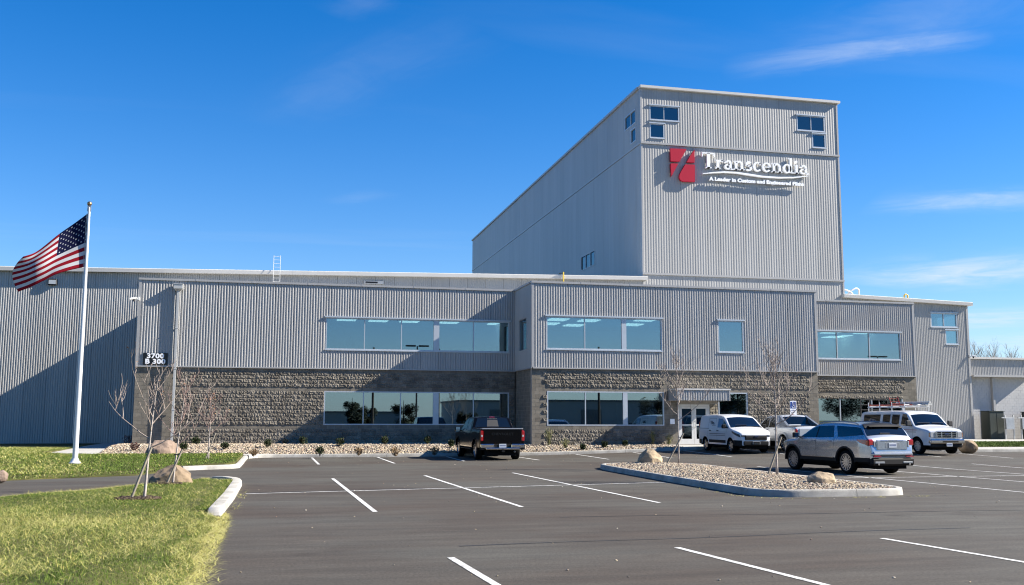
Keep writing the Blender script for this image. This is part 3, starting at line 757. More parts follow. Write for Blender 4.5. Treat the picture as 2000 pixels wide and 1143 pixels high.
g = G(); g.poly([(-900, -900, -.12), (900, -900, -.12), (900, 1500, -.12), (-900, 1500, -.12)]); g.build('ground', 'field', kind='structure')
NX, NY = 100, 84; ax0, ax1, ay0, ay1 = -40., 80., -18., 66.
g = G(); g.grid(lambda u, v: (ax0+(ax1-ax0)*u, ay0+(ay1-ay0)*v, lotz(ax0+(ax1-ax0)*u, ay0+(ay1-ay0)*v)), NX, NY)
lot = g.build('parking_lot', 'asphalt', kind='structure', smooth=True, fix=False)
# ---- painted stall lines: end points mostly taken from image pixels (metres, lot plane)
mat('line_paint', (.66, .66, .64), .75, 0, .22, 5, .2, 60, .3, col2=(.72, .72, .70))
def worn(m):
    n, l = m.node_tree.nodes, m.node_tree.links; b = n['Principled BSDF']; src = b.inputs['Base Color'].links[0].from_socket
    g = n.new('ShaderNodeNewGeometry'); t = n.new('ShaderNodeTexNoise'); t.inputs['Scale'].default_value = 9; t.inputs['Detail'].default_value = 8; t.inputs['Roughness'].default_value = .75; l.new(g.outputs['Position'], t.inputs['Vector'])
    r = n.new('ShaderNodeValToRGB'); r.color_ramp.elements[0].position = .34; r.color_ramp.elements[1].position = .50; l.new(t.outputs[0], r.inputs[0])
    x = n.new('ShaderNodeMix'); x.data_type = 'RGBA'; l.new(r.outputs[0], x.inputs[0]); x.inputs[6].default_value = (.17, .16, .15, 1); l.new(src, x.inputs[7]); l.new(x.outputs[2], b.inputs['Base Color'])
worn(MATS['line_paint'])
def line(p, q, w=.10, z=.006):
    p, q = Vector(p[:2]), Vector(q[:2]); d = (q-p); n = Vector((-d.y, d.x)).normalized()*w/2; k = max(1, int(d.length/1.0)); g = G()
    def fn(u, v):
        t = p+d*u+n*(2*v-1); return (t.x, t.y, lotz(t.x, t.y)+z)
    g.grid(fn, k, 1); g.build('parking_line', 'line_paint', lot, fix=False)
ST = [  # row along the kerb
 ((1.52, 47.4), (1.58, 40.6)), ((4.55, 47.6), (4.62, 41.0)), ((7.86, 47.7), (7.80, 42.6)), ((11.0, 47.7), (11.2, 42.9)),
 ((14.35, 47.8), (14.25, 42.4)), ((17.35, 47.8), (17.15, 42.2)), ((20.1, 47.8), (19.95, 42.0)), ((23.2, 47.8), (23.1, 42.0)), ((26.3, 47.8), (26.2, 42.0)), ((29.4, 47.8), (29.3, 40)), ((32.5, 44.5), (32.4, 39.2)),
 # double row
 ((1.64, 31.2), (1.90, 20.1)), ((4.62, 32.3), (5.0, 20.6)), ((7.77, 33.3), (8.22, 21.0)),
 ((-.74, 25.4), (11.05, 27.6)), ((15.45, 28.5), (36, 28.9)),
 ((17.97, 35.6), (18.56, 22.1)), ((21.3, 35.4), (21.75, 22.4)), ((24.4, 35.6), (24.9, 22.6)), ((27.6, 35.8), (28.0, 22.8)), ((30.8, 35.9), (31.2, 23)),
 # near row
 ((2.28, 13.4), (2.62, 7.6)), ((5.64, 13.75), (6.3, 7.8)), ((9.21, 14.13), (9.9, 8.0)), ((12.6, 14.4), (13.2, 8.3)), ((-.9+.1, 13.1), (-.6, 11.9))]
for p, q in ST[:-1]: line(p, q)
mat('line_dark', (.018, .017, .017), .7)
def lot_mark(pts, w, mname='line_dark'):
    for a, b in zip(pts, pts[1:]):
        pass
    g = G(); P = [Vector(p) for p in pts]; b = len(g.v)
    for i, p in enumerate(P):
        d = (P[min(i+1, len(P)-1)]-P[max(0, i-1)]).normalized(); n = Vector((-d.y, d.x))*w/2*(.6+.8*random.random())
        for s_ in (1, -1): t = p+n*s_; g.v.append((t.x, t.y, lotz(t.x, t.y)+.003))
    g.f = [(2*i, 2*i+1, 2*i+3, 2*i+2) for i in range(len(P)-1)]; g.m = [0]*len(g.f); g.build('dark_line', mname, lot, fix=False)
lot_mark([(-.7+.5*i, 25.75+.085*i+.03*math.sin(i)) for i in range(24)], .09)  # tar-sealed seam beside the cross line of the double row
lot_mark([(2.6+.6*i, 14.55+.045*i+.05*math.sin(i*.7)) for i in range(16)], .05)  # thin dark wavy line across the near asphalt
lot_mark([(5.2+.6*i, 18.35-.03*i+.05*math.sin(i*.6)) for i in range(22)], .045)

# ---- kerbs
def kerb(name, path, h=.15, w=.17, closed=False, zf=lotz, seg=3.0, taper=0., side=1):
    rt = put(name, None, kind='structure')
    P = [Vector(p) for p in path]
    if closed: P.append(P[0])
    # resample evenly
    S = [0]
    for a, b in zip(P, P[1:]): S.append(S[-1]+(b-a).length)
    def at(s):
        for i in range(len(P)-1):
            if s <= S[i+1]+1e-9: return P[i]+(P[i+1]-P[i])*((s-S[i])/max(1e-9, S[i+1]-S[i]))
        return P[-1].copy()
    Lt = S[-1]; ns = max(1, round(Lt/seg))
    prof = [(0, -.1), (.014, .6*h), (.022, h-.026), (.030, h-.008), (.046, h), (w-.01, h), (w, h-.012), (w, -.1)]
    for k in range(ns):
        a, b = Lt*k/ns+(.006 if k or closed else 0), Lt*(k+1)/ns-(.006 if k < ns-1 or closed else 0)
        m = max(2, int((b-a)/.35)); g = G(); npf = len(prof)
        for i in range(m+1):
            s = a+(b-a)*i/m; p = at(s); d = (at(min(Lt, s+.15))-at(max(0, s-.15)))
            if closed and (s < .15 or s > Lt-.15): d = (at((s+.15) % Lt)-at((s-.15) % Lt))
            d.normalize(); n = Vector((-d.y, d.x))*side
            hh = 1.
            if taper and not closed: hh = min(1, .25+.75*min(s, Lt-s)/taper)
            for (o, z) in prof: t = p+n*o; g.v.append((t.x, t.y, zf(t.x, t.y)+(z*hh if z > 0 else z)))
        for i in range(m):
            for j in range(npf-1): g.f.append((i*npf+j, i*npf+j+1, (i+1)*npf+j+1, (i+1)*npf+j)); g.m.append(0)
        g.f += [tuple(range(npf)), tuple(m*npf+j for j in range(npf-1, -1, -1))]; g.m += [0, 0]
        g.build('kerb_segment', 'kerb', rt, auto=50)
    return rt
kerb('kerb', [(-3.2, 36.75), (-2.2, 37.45), (-1.6, 37.75), (-1.36, 38.3), (-1.34, 40), (-1.34, 46.4), (-1.2, 47.3), (-.7, 47.85), (.2, 48.0), (10, 48.02), (20, 48.05), (31.2, 48.05), (32.0, 47.8), (32.3, 47.2), (32.5, 45.6), (33.0, 45.1), (34, 44.95), (60, 44.95)], side=1)
kerb('kerb', [(-1.0, 19.6), (-.93, 24), (-.93, 28.6), (-1.02, 29.6), (-1.35, 30.4), (-2.0, 30.75)], side=1, w=.26, taper=.35)
ISL = [(11.15, 22.7), (11.3, 22.2), (11.75, 21.9), (12.4, 21.8), (14.4, 21.8), (14.95, 21.95), (15.25, 22.4), (15.32, 23), (15.4, 28.7), (15.35, 34.6), (15.1, 35.5), (14.5, 36.1), (13.6, 36.4), (12.6, 36.4), (11.9, 36.05), (11.55, 35.4), (11.42, 34.5), (11.2, 28)]
kerb('kerb', ISL, closed=True, side=1, h=.17)
# ---- lawns
PEN = [(-1.12, 19.5), (-1.1, 24), (-1.1, 28.6), (-1.2, 29.5), (-1.5, 30.2), (-2.1, 30.5), (-2.7, 29.6), (-3.3, 28.1), (-4.2, 26.9), (-5.9, 24.3), (-9.0, 20.4), (-14, 14.5), (-22, 6), (-22, 2), (-.8, 2), (-.82, 9), (-.90, 11.2), (-.98, 12.1), (-.93, 12.9), (-1.06, 13.9), (-1.0, 15), (-1.10, 16.2), (-1.02, 17.3), (-1.12, 18.3), (-1.02, 19.0)]
def pen_z(P): return .02+.17*np.clip(edged(P, PEN)/1.3, 0, 1)**.7+.03*np.sin(P[:, 0]*1.7)*np.sin(P[:, 1]*1.3)*np.clip(edged(P, PEN), 0, 1)
def pen_zz(P):
    z = pen_z(P); k = np.clip(1-np.abs(P[:, 0]+1.1)/.5, 0, 1)*((P[:, 1] > 20) & (P[:, 1] < 30)); return z+k*.09
sheet('lawn', PEN, pen_zz, 'soil', .5)
FAR = [(-1.52, 46.6), (-1.55, 40), (-1.6, 38.4), (-1.9, 37.95), (-2.5, 37.55), (-3.3, 36.9), (-4.4, 34.0), (-7.8, 31.9), (-14, 29.6), (-30, 25), (-30, 65.8), (-10.4, 65.8), (-10.4, 48.4), (-9, 47.0), (-1.6, 47.0)]
def far_z(P): return .12+.12*np.clip((P[:, 1]-33)/8, 0, 1)+.10*np.clip((-P[:, 0]-8)/6, 0, 1)*np.clip((60-P[:, 1])/12, 0, 1)-.1*np.clip(1-edged(P, FAR)/.5, 0, 1)*(P[:, 1] < 37.0)
sheet('lawn', FAR, far_z, 'soil', .9)
RL = [(36.5, 47.0), (75, 47.0), (75, 57), (36.5, 57)]
sheet('lawn', RL, lambda P: zlot(P)+.17, 'soil', 1.5)
# ---- walks
def flat(dz): return lambda P: zlot(P)+dz
sheet('path', [(-10.4, 47.05), (-1.3, 47.05), (-1.05, 47.5), (-.6, 48.0), (-.2, 48.2), (-8.0, 48.2), (-8.0, 65.9), (-10.4, 65.9)], lambda P: .16+.0*P[:, 0]+.1*np.clip((P[:, 1]-48)/12, 0, 1), 'concrete', 1.0)
sheet('path', [(20.3, 48.2), (25.8, 48.2), (25.8, 52.1), (20.3, 52.1)], lambda P: zlot(P)+.155+np.clip((P[:, 1]-48.2)/3, 0, 1)*(.43-.155-zlot(P)), 'concrete', .6)
sheet('path', [(33.2, 45.1), (75, 45.1), (75, 47.0), (36.4, 47.0), (36.4, 57.1), (75, 57.1), (75, 66.5), (39.0, 66.0), (39.0, 57.1), (33.2, 50)], lambda P: zlot(P)+.155, 'concrete', 1.2)
# ---- gravel beds
BED1 = [(-7.95, 48.22), (20.25, 48.22), (20.25, 51.35), (13.05, 51.35), (13.05, 55.3), (-7.4, 55.3), (-7.95, 55.3)]
def bed1z(P): return .14+zlot(P)+np.clip((P[:, 1]-48.3)/3.2, 0, 1)*(.44-.14-zlot(P))
BED2 = [(25.85, 48.22), (31.2, 48.22), (32.2, 47.9), (32.5, 47.2), (32.7, 45.7), (33.15, 45.2), (33.15, 55.3), (29.8, 55.3), (29.8, 51.35), (25.85, 51.35)]
BI = [(x+(.17 if x < 13 else -.17), y+(.17 if y < 29 else -.17)) for x, y in ISL]
def islz(P): return .135+.09*np.clip(edged(P, BI)/1.4, 0, 1)
b1 = sheet('planting_bed', BED1, bed1z, 'stone_base', .8); b2 = sheet('planting_bed', BED2, flat(.15), 'stone_base', .8); b3 = sheet('traffic_island', BI, islz, 'stone_base', .5)
def ico():
    t = (1+5**.5)/2
    v = np.array([(-1,t,0),(1,t,0),(-1,-t,0),(1,-t,0),(0,-1,t),(0,1,t),(0,-1,-t),(0,1,-t),(t,0,-1),(t,0,1),(-t,0,-1),(-t,0,1)])/math.sqrt(1+t*t)
    f = np.array([(0,11,5),(0,5,1),(0,1,7),(0,7,10),(0,10,11),(1,5,9),(5,11,4),(11,10,2),(10,7,6),(7,1,8),(3,9,4),(3,4,2),(3,2,6),(3,6,8),(3,8,9),(4,9,5),(2,4,11),(6,2,10),(8,6,7),(9,8,1)])
    return v, f
IV, IF = ico()
def scatter_stones(name, poly, hf, dens, r0, r1, label, excl=()):
    xs, ys = zip(*poly); A = (max(xs)-min(xs))*(max(ys)-min(ys)); n = int(A*dens)
    P = np.c_[rng.uniform(min(xs), max(xs), n), rng.uniform(min(ys), max(ys), n)]; P = P[inpoly(P, poly)]; P = P[edged(P, poly) > r0*.8]; n = len(P)
    r = rng.uniform(r0, r1, n)*rng.choice([.8, 1, 1.25], n); z = hf(P)
    sq = rng.uniform(.55, 1.15, (n, 3)); sq[:, 2] *= .72
    jit = 1+rng.uniform(-.24, .24, (n, 12))
    V = IV[None]*jit[:, :, None]*sq[:, None]*r[:, None, None]
    a = rng.uniform(0, 6.28, n); c, s = np.cos(a)[:, None], np.sin(a)[:, None]; b = rng.uniform(-.5, .5, n); cb, sb = np.cos(b)[:, None], np.sin(b)[:, None]
    X, Yy, Zz = V[..., 0].copy(), V[..., 1].copy(), V[..., 2].copy()
    X, Zz = X*cb-Zz*sb, X*sb+Zz*cb; X, Yy = X*c-Yy*s, X*s+Yy*c
    V = np.stack([X+P[:, :1], Yy+P[:, 1:], Zz+(z+r*.25)[:, None]], -1).reshape(-1, 3)
    Fc = (IF[None]+12*np.arange(n)[:, None, None]).reshape(-1, 3)
    return npmesh(name, V, Fc, 'stones', label=label, cat='gravel', kind='stuff')
scatter_stones('gravel', BI, islz, 620, .022, .044, 'loose tan and white gravel heaped in the kerbed traffic island')
scatter_stones('gravel', BED1, bed1z, 150, .03, .065, 'pale gravel strip along the foot of the block walls')
scatter_stones('gravel', BED2, flat(.15), 80, .04, .085, 'pale gravel around the walk behind the parked vans')
# ---- grass blades and straw
def wedge(P, y0=6., pad=1.5):
    """keep only ground the camera could see from here or a step aside"""
    ang = np.degrees(np.arctan2(P[:, 0], P[:, 1])); return (P[:, 1] > y0) & (ang > -17.5) & (ang < 45)
def blades(name, mname, poly, hf, n, hmin, hmax, width, lean, label, cat, y0=9., ragged=0., keep=None, power=0.):
    xs, ys = zip(*poly); P = np.c_[rng.uniform(min(xs), max(xs), n), rng.uniform(min(ys), max(ys), n)]
    P = P[inpoly(P, poly) & wedge(P, y0)]
    if power: P = P[rng.random(len(P)) < np.clip((22/np.maximum(P[:, 1], 1))**power, 0, 1)]
    if keep is not None: P = P[keep(P)]
    n = len(P); z = hf(P)
    a = rng.uniform(0, 6.28, n); ln = rng.uniform(*lean, n); h = rng.uniform(hmin, hmax, n)
    d = np.c_[np.cos(a), np.sin(a)]; s = np.c_[-np.sin(a), np.cos(a)]*(width/2*rng.uniform(.6, 1.4, n))[:, None]
    up = np.cos(ln)*h; out = np.sin(ln)*h
    base = np.c_[P, z-.01]
    b0 = base.copy(); b0[:, :2] -= s; b1_ = base.copy(); b1_[:, :2] += s
    m = base.copy(); m[:, :2] += d*(out*.4)[:, None]; m[:, 2] += up*.62
    m0 = m.copy(); m0[:, :2] -= s*.75; m1 = m.copy(); m1[:, :2] += s*.75
    t = base.copy(); t[:, :2] += d*out[:, None]; t[:, 2] += up
    V = np.stack([b0, b1_, m1, m0, t], 1).reshape(-1, 3); k = 5*np.arange(n)[:, None]
    Fc = np.vstack([k+[0, 1, 2], k+[0, 2, 3], k+[3, 2, 4]])
    return npmesh(name, V, Fc, mname, label=label, cat=cat, kind='stuff')
def patch(P, sc=1., seed=0.):
    """slow patchiness 0..1"""
    x, y = P[:, 0]*sc+seed, P[:, 1]*sc-seed
    return .5+.25*np.sin(1.3*x+.8*np.sin(.9*y))+.25*np.sin(.7*y+1.7*np.sin(.6*x+1))
WX = lambda y: np.interp(y, [9.5, 10.6, 12.4, 13.9, 15.9, 19.5, 21], [-3.6, -3.0, -2.15, -1.75, -1.5, -1.2, -1.1])   # left limit of the green wedge by the asphalt edge
def straw_map(P):
    x, y = P[:, 0], P[:, 1]; k = np.full(len(P), .62)
    k *= 1-.62*np.clip((y-18.2+.8*(patch(P, .7, 3.)-.5))/1.2, 0, 1)
    wedge_ = np.clip((x-WX(y))/.25+.4*(patch(P, 2.1, 4.)-.5), 0, 1)*(y < 21); k = k*(1-.84*wedge_)
    k = np.where((x > -1.28-.10*np.sin(y*2.3)) & (y < 20), .95, k)
    return np.clip(k*(.55+.75*patch(P, 1.3, 2.)), .05, 1)
blades('grass', 'grass_blade', PEN, pen_zz, 1300000, .02, .06, .0045, (.1, 1.0), 'short green grass on the lawn in the near corner', 'grass', power=1.1)
def straw_keep(P): return rng.random(len(P)) < straw_map(P)
blades('straw', 'straw_blade', PEN, lambda P: pen_zz(P)+.028, 800000, .06, .22, .0040, (1.15, 1.62), 'yellow straw mulch strewn over the lawn in the near corner', 'straw', power=.9, keep=straw_keep)
EDGE = [(-1.15, 10), (-.55, 10), (-.62, 13), (-.8, 15), (-.75, 17), (-.85, 19.4), (-.95, 20.4), (-.80, 20.5), (-.68, 24), (-.74, 27), (-.92, 27), (-.92, 20.6), (-1.15, 19.5)]
blades('straw', 'straw_blade', EDGE, lambda P: np.full(len(P), .012), 26000, .08, .20, .007, (1.25, 1.55), 'straw spilled over the ragged asphalt edge beside the kerb end', 'straw', keep=lambda P: rng.random(len(P)) < np.where(P[:, 1] > 20.4, .10*patch(P, 2.2), np.clip((-.68-P[:, 0])*4, .04, 1)))
blades('grass', 'grass_blade', FAR, far_z, 420000, .03, .07, .016, (.1, .9), 'green lawn around the foot of the flagpole', 'grass', keep=lambda P: (P[:, 1] < 56) & (P[:, 0] > -16))
blades('straw', 'straw_blade', FAR, lambda P: far_z(P)+.02, 170000, .06, .18, .014, (1.0, 1.55), 'yellow straw mulch scattered on the lawn around the flagpole', 'straw', keep=lambda P: (P[:, 1] < 58) & (P[:, 0] > -17) & (rng.random(len(P)) < np.clip(1.4*patch(P, .4, 1.)-.2+.35*(P[:, 0] < -6)-.55*(P[:, 0] > -4.3), .04, 1)))
blades('grass', 'grass_blade', RL, lambda P: zlot(P)+.17, 60000, .05, .10, .025, (.1, .9), 'strip of green grass beyond the brown boulder by the annex', 'grass', keep=lambda P: P[:, 0] < 62)
# ================================================================== VEHICLES
mat('paint_black', (.003, .003, .004), .18, 0, spec=.10, coat=.12)
mat('paint_white', (.74, .75, .76), .3, 0, coat=.6)
mat('paint_silver', (.46, .50, .55), .26, .8, coat=.8)
mat('paint_silver_white', (.60, .62, .63), .3, .35, coat=.6)
mat('paint_grey', (.30, .32, .34), .35, .5, coat=.3)
mat('car_glass', (.006, .008, .010), .04, 0, spec=.6, coat=.4)
mat('chrome', (.72, .73, .75), .12, 1.)
mat('alloy', (.52, .53, .55), .25, .9)
mat('lamp_red', (.35, .008, .012), .12, 0, coat=1.)
mat('lamp_clear', (.55, .57, .60), .08, .3, coat=1.)
mat('lamp_dark', (.10, .11, .125), .1, .2, coat=1.)
mat('glass_sky_blue', (.10, .19, .36), .15, .2, coat=.6)  # van door glass, with the reflected sky painted in as blue
mat('lamp_amber', (.6, .2, .03), .15, coat=1.)
mat('plate', (.55, .60, .66), .5)
mat('plate_ink', (.06, .09, .22), .6)
mat('seam_dark', (.02, .02, .022), .6)
mat('blue_oval', (.012, .02, .06), .2, coat=1.)
def pchip(pts):
    X = np.array([p[0] for p in pts], float); Z = np.array([p[1] for p in pts], float)
    o = np.argsort(X); X, Z = X[o], Z[o]; h = np.diff(X); d = np.diff(Z)/h; m = np.zeros(len(X)); m[0], m[-1] = d[0], d[-1]
    for i in range(1, len(X)-1):
        if d[i-1]*d[i] > 0:
            w1, w2 = 2*h[i]+h[i-1], h[i]+2*h[i-1]; m[i] = (w1+w2)/(w1/d[i-1]+w2/d[i])
    def f(x):
        x = min(max(x, X[0]), X[-1]); i = min(len(h)-1, max(0, int(np.searchsorted(X, x)-1))); t = (x-X[i])/h[i]
        return (1+2*t)*(1-t)**2*Z[i]+t*(1-t)**2*h[i]*m[i]+t*t*(3-2*t)*Z[i+1]+t*t*(t-1)*h[i]*m[i+1]
    return f
class Car:
    def __init__(s, name, label, cat, loc, heading, prof, W, belt, sill, axles, r_wheel, r_arch, paint, crown=.05, tum=.32, fcut=(.45, .16), rcut=(.30, .10), rr=.07, shoulder=.02, low=None):
        s.rt = thing(name, label, cat, loc, heading)
        s.zt = pchip(prof); s.xf = max(p[0] for p in prof); s.xr = min(p[0] for p in prof)
        s.W, s.belt, s.sill, s.ax, s.rw, s.ra, s.paint, s.crown, s.tum, s.fc, s.rc, s.rr, s.sh = W, belt, sill, axles, r_wheel, r_arch, paint, crown, tum, fcut, rcut, rr, shoulder
        s.low = low or {}
        s.body()
    def plan(s, x):
        w = s.W; a, c = s.fc
        if x > s.xf-a: t = (x-(s.xf-a))/a; w -= c*t**2.2
        a, c = s.rc
        if x < s.xr+a: t = ((s.xr+a)-x)/a; w -= c*t**2.2
        return w
    def side(s, x, z):
        w = s.plan(x); b = s.belt
        if z <= b:
            t = (z-b*.72)/(b*.6); return w*(1-.035*t*t)
        t0 = (b-b*.72)/(b*.6); y = w*(1-.035*t0*t0)
        return y-s.sh*ss((z-b)/.06)-s.tum*(z-b)*(.75+.35*(z-b))
    def zb(s, x):
        z = s.sill
        if x > s.xf-.35: z = max(z, s.sill-.02+.0)
        for a in s.ax:
            d = abs(x-a)
            if d < s.ra: z = max(z, s.rw+math.sqrt(s.ra**2-d*d)*.98)
        return z
    def edge(s, x): return s.zt(x)-s.crown
    def top(s, x, f):
        """point on the upper skin; f in -1..1 across"""
        zc = s.edge(x); yt = max(.05, s.side(x, zc-s.rr)-s.rr*.9)
        return Vector((x, yt*f, zc+s.crown*(1-f*f)))
    def body(s):
        xs = set(np.arange(s.xr, s.xf, .07).tolist()+[s.xf])
        for a in s.ax:
            for k in range(-12, 13):
                xs.add(a+s.ra*math.sin(k/12*math.pi/2)*.9999)
            xs |= {a-s.ra-.002, a+s.ra+.002}
        xs = sorted(x for x in xs if s.xr <= x <= s.xf); NS, NA, NT = 12, 4, 6
        g = G(); rings = []
        for x in xs:
            b = s.zb(x); e = max(s.edge(x), b+s.rr+.03); zs = e-s.rr; L = []
            for i in range(NS+1):
                z = b+(zs-b)*i/NS; L.append((s.side(x, z), z))
            y0 = s.side(x, zs)
            for i in range(1, NA+1):
                t = i/NA*math.pi/2; L.append((y0-s.rr*.9*(1-math.cos(t)), zs+s.rr*math.sin(t)))
            y1 = L[-1][0]
            for i in range(1, NT+1):
                f = 1-i/NT; L.append((y1*f, e+s.crown*(1-f*f)))
            ring = [(x, y, z) for y, z in L]+[(x, -y, z) for y, z in reversed(L[:-1])]
            rings.append(ring)
        n = len(rings[0])
        for r_ in rings: g.v += r_
        for i in range(len(rings)-1):
            for j in range(n-1): g.f.append((i*n+j, (i+1)*n+j, (i+1)*n+j+1, i*n+j+1)); g.m.append(0)
        for k, fl in ((0, 0), (len(rings)-1, 1)):
            h = n//2
            for j in range(h):
                q = (k*n+j, k*n+j+1, k*n+n-2-j, k*n+n-1-j)
                if len(set(q)) < 4: q = tuple(dict.fromkeys(q))
                if len(q) > 2: g.f.append(q); g.m.append(0)
        s.b = g.build('body', s.paint, s.rt, auto=38)
        # dark underbody and wheel wells
        u = G(); x0, x1 = s.xr+.12, s.xf-.12; wi = s.W-.36
        u.box(x0, x1, -wi, wi, .20, s.rw+s.ra*.9)
        a, c = s.ax[0], s.ax[1]
        u.box(min(a, c)+s.ra+.02, max(a, c)-s.ra-.02, -s.W+.10, s.W-.10, s.sill-.10, s.sill+.10)
        u.box(max(a, c)+s.ra+.02, s.xf-.10, -s.W+.16, s.W-.16, s.sill-.08, s.sill+.1); u.box(s.xr+.08, min(a, c)-s.ra-.02, -s.W+.12, s.W-.12, s.sill-.06, s.sill+.1)
        for ax in s.ax:
            for sg in (1, -1):
                k = len(u.v)
                for i in range(13):
                    t = math.pi*i/12; cx_, cz_ = ax+s.ra*.985*math.cos(t), s.rw+s.ra*.97*math.sin(t)
                    u.v += [(cx_, sg*(s.W-.06), cz_), (cx_, sg*(s.W-.42), cz_)]
                for i in range(12): u.f.append((k+2*i, k+2*i+1, k+2*i+3, k+2*i+2)); u.m.append(0)
        u.build('underbody', 'rubber', s.rt, fix=False)
    # ---- pieces laid on the skin
    def spatch(s, name, pts, m, off=.006, n=(8, 4), sides=(1, -1), parent=None):
        """quad patch on the side: pts = (x,z) bottom-rear, bottom-front, top-front, top-rear"""
        out = []
        for sg in sides:
            g = G()
            def fn(u, v, sg=sg):
                a = [pts[0][k]*(1-u)+pts[1][k]*u for k in (0, 1)]; b = [pts[3][k]*(1-u)+pts[2][k]*u for k in (0, 1)]
                x, z = a[0]*(1-v)+b[0]*v, a[1]*(1-v)+b[1]*v
                return (x, sg*(s.side(x, z)+off), z)
            g.grid(fn, *n)
            out.append(g.build(name, m, parent or s.rt, smooth=True))
        return out
    def strip(s, name, x0, x1, lo, hi, m, off=.012, nx=24, sides=(1, -1), inside=True):
        for sg in sides:
            g = G()
            def fn(u, v):
                x = x0+(x1-x0)*u; z = lo(x)+(hi(x)-lo(x))*v; return (x, sg*(s.side(x, z)+off), z)
            g.grid(fn, nx, 2)
            def fn2(u, v):
                x = x0+(x1-x0)*u; z = lo(x); return (x, sg*(s.side(x, z)+off-.10*v), z)
            g.grid(fn2, nx, 1)
            g.build(name, m, s.rt, smooth=True)
    def arch(s, m='black_plastic', w=.07, off=.014):
        for a in s.ax:
            for sg in (1, -1):
                g = G()
                def fn(u, v):
                    t = math.pi*(1-u)*1.0; r = s.ra+(w*v)-.004
                    x = a+r*math.cos(t); z = max(s.sill-.03, s.rw+r*math.sin(t)*.985); return (x, sg*(s.side(min(max(x, s.xr), s.xf), z)+off), z)
                g.grid(fn, 22, 2)
                def fn2(u, v):
                    t = math.pi*(1-u); r = s.ra-.004; x = a+r*math.cos(t); z = max(s.sill-.03, s.rw+r*math.sin(t)*.985); return (x, sg*(s.side(min(max(x, s.xr), s.xf), z)+off-.1*v), z)
                g.grid(fn2, 22, 1); g.build('arch_trim', m, s.rt, smooth=True)
    def tpatch(s, name, x0, x1, f0a, f1a, f0b, f1b, m, off=.008, n=(8, 8), parent=None):
        """patch on the upper skin between x0 and x1; across limits at x0: f0a..f1a, at x1: f0b..f1b"""
        g = G()
        def fn(u, v):
            x = x0+(x1-x0)*u; a, b = f0a+(f0b-f0a)*u, f1a+(f1b-f1a)*u; f = a+(b-a)*v
            p = s.top(x, f); e = .02; px = s.top(x+e, f)-s.top(x-e, f); nrm = Vector((-px.z, 0, px.x)).normalized()
            if nrm.z < 0: nrm = -nrm
            return p+nrm*off
        g.grid(fn, *n); return g.build(name, m, parent or s.rt, smooth=True)
    def blk(s, name, x0, x1, y0, y1, z0, z1, m, c=.012, parent=None, both=False):
        for sg in ((1, -1) if both else (1,)):
            g = G(); a, b = (y0, y1) if sg > 0 else (-y1, -y0)
            cc = min(c, abs(x1-x0)/2.2, abs(b-a)/2.2, abs(z1-z0)/2.2); g.cbox(x0, x1, a, b, z0, z1, cc); o = g.build(name, m, parent or s.rt)
        return o
    def handles(s, L, m):
        for (x, z) in L:
            for sg in (1, -1):
                y = sg*(s.side(x, z)+.012); g = G(); g.cbox(x-.10, x+.10, min(y, y+sg*.03), max(y, y+sg*.03), z-.018, z+.018, .008); g.build('handle', m, s.rt)
    def mirrors(s, x, z, m, w=.20, h=.16, out=.22):
        for sg in (1, -1):
            y = s.side(x, z); g = G(); g.cbox(x-.07, x+.07, min(sg*(y+.05), sg*(y+out)), max(sg*(y+.05), sg*(y+out)), z, z+h, .03)
            g.box(x-.03, x+.03, min(sg*(y-.04), sg*(y+.07)), max(sg*(y-.04), sg*(y+.07)), z+.01, z+.06)
            o = g.build('mirror', m, s.rt)
            q = G(); q.box(x-.076, x-.071, min(sg*(y+.07), sg*(y+out-.02)), max(sg*(y+.07), sg*(y+out-.02)), z+.02, z+h-.02); q.build('mirror_glass', 'chrome', o)
    def seams(s, segs):
        for (xa, za, xb, zb_) in segs:
            d = Vector((xb-xa, zb_-za)).normalized()*.006; nx, nz = -d.y, d.x
            s.spatch('door_seam', [(xa-nx, za-nz), (xb-nx, zb_-nz), (xb+nx, zb_+nz), (xa+nx, za+nz)], 'seam_dark', .003, (8, 1))
    def wheels(s, style=10, m='alloy', tw=.25, rim=.68, inset=.02):
        key = None
        t = G(); r = s.rw; h = tw/2; rr_ = r*rim
        t.lathe([(rr_, -h+.02), (r*.90, -h), (r*.97, -h+.02), (r, -h+.05), (r, h-.05), (r*.97, h-.02), (r*.90, h), (rr_, h-.02), (rr_*.98, 0)], 32, 'y')
        tm = t.mesh('wheel', 'rubber', auto=40)
        q = G(); q.lathe([(rr_*1.0, h-.03), (rr_*1.01, h-.012), (rr_*.94, h-.012), (rr_*.90, h-.05), (rr_*.90, -.05)], 32, 'y')
        q.f = q.f[:-2]; q.m = q.m[:-2]
        q.lathe([(.001, h-.03), (r*.13, h-.03), (r*.16, h-.06), (r*.16, -.02)], 16, 'y')
        for i in range(style):
            a = 2*math.pi*i/style; ca, sa = math.cos(a), math.sin(a); w0, w1 = .028*10/style+.006, .022*10/style+.004
            P = []
            for (rad, w, y) in ((r*.12, w0, h-.035), (rr_*.93, w1, h-.03)):
                for sg in (-1, 1): P.append((rad*ca-sg*w*sa, y, rad*sa+sg*w*ca))
            b = len(q.v); q.v += P+[(x, y-.035, z) for x, y, z in P]
            for f_ in ((0, 1, 3, 2), (4, 6, 7, 5), (0, 2, 6, 4), (1, 5, 7, 3), (2, 3, 7, 6)): q.f.append(tuple(b+k for k in f_)); q.m.append(0)
        rm = q.mesh('rim', m, auto=40)
        bk = G(); bk.lathe([(.001, h-.075), (rr_*.92, h-.075), (rr_*.92, h-.09), (.001, h-.09)], 24, 'y'); bm_ = bk.mesh('brake_disc', 'seam_dark')
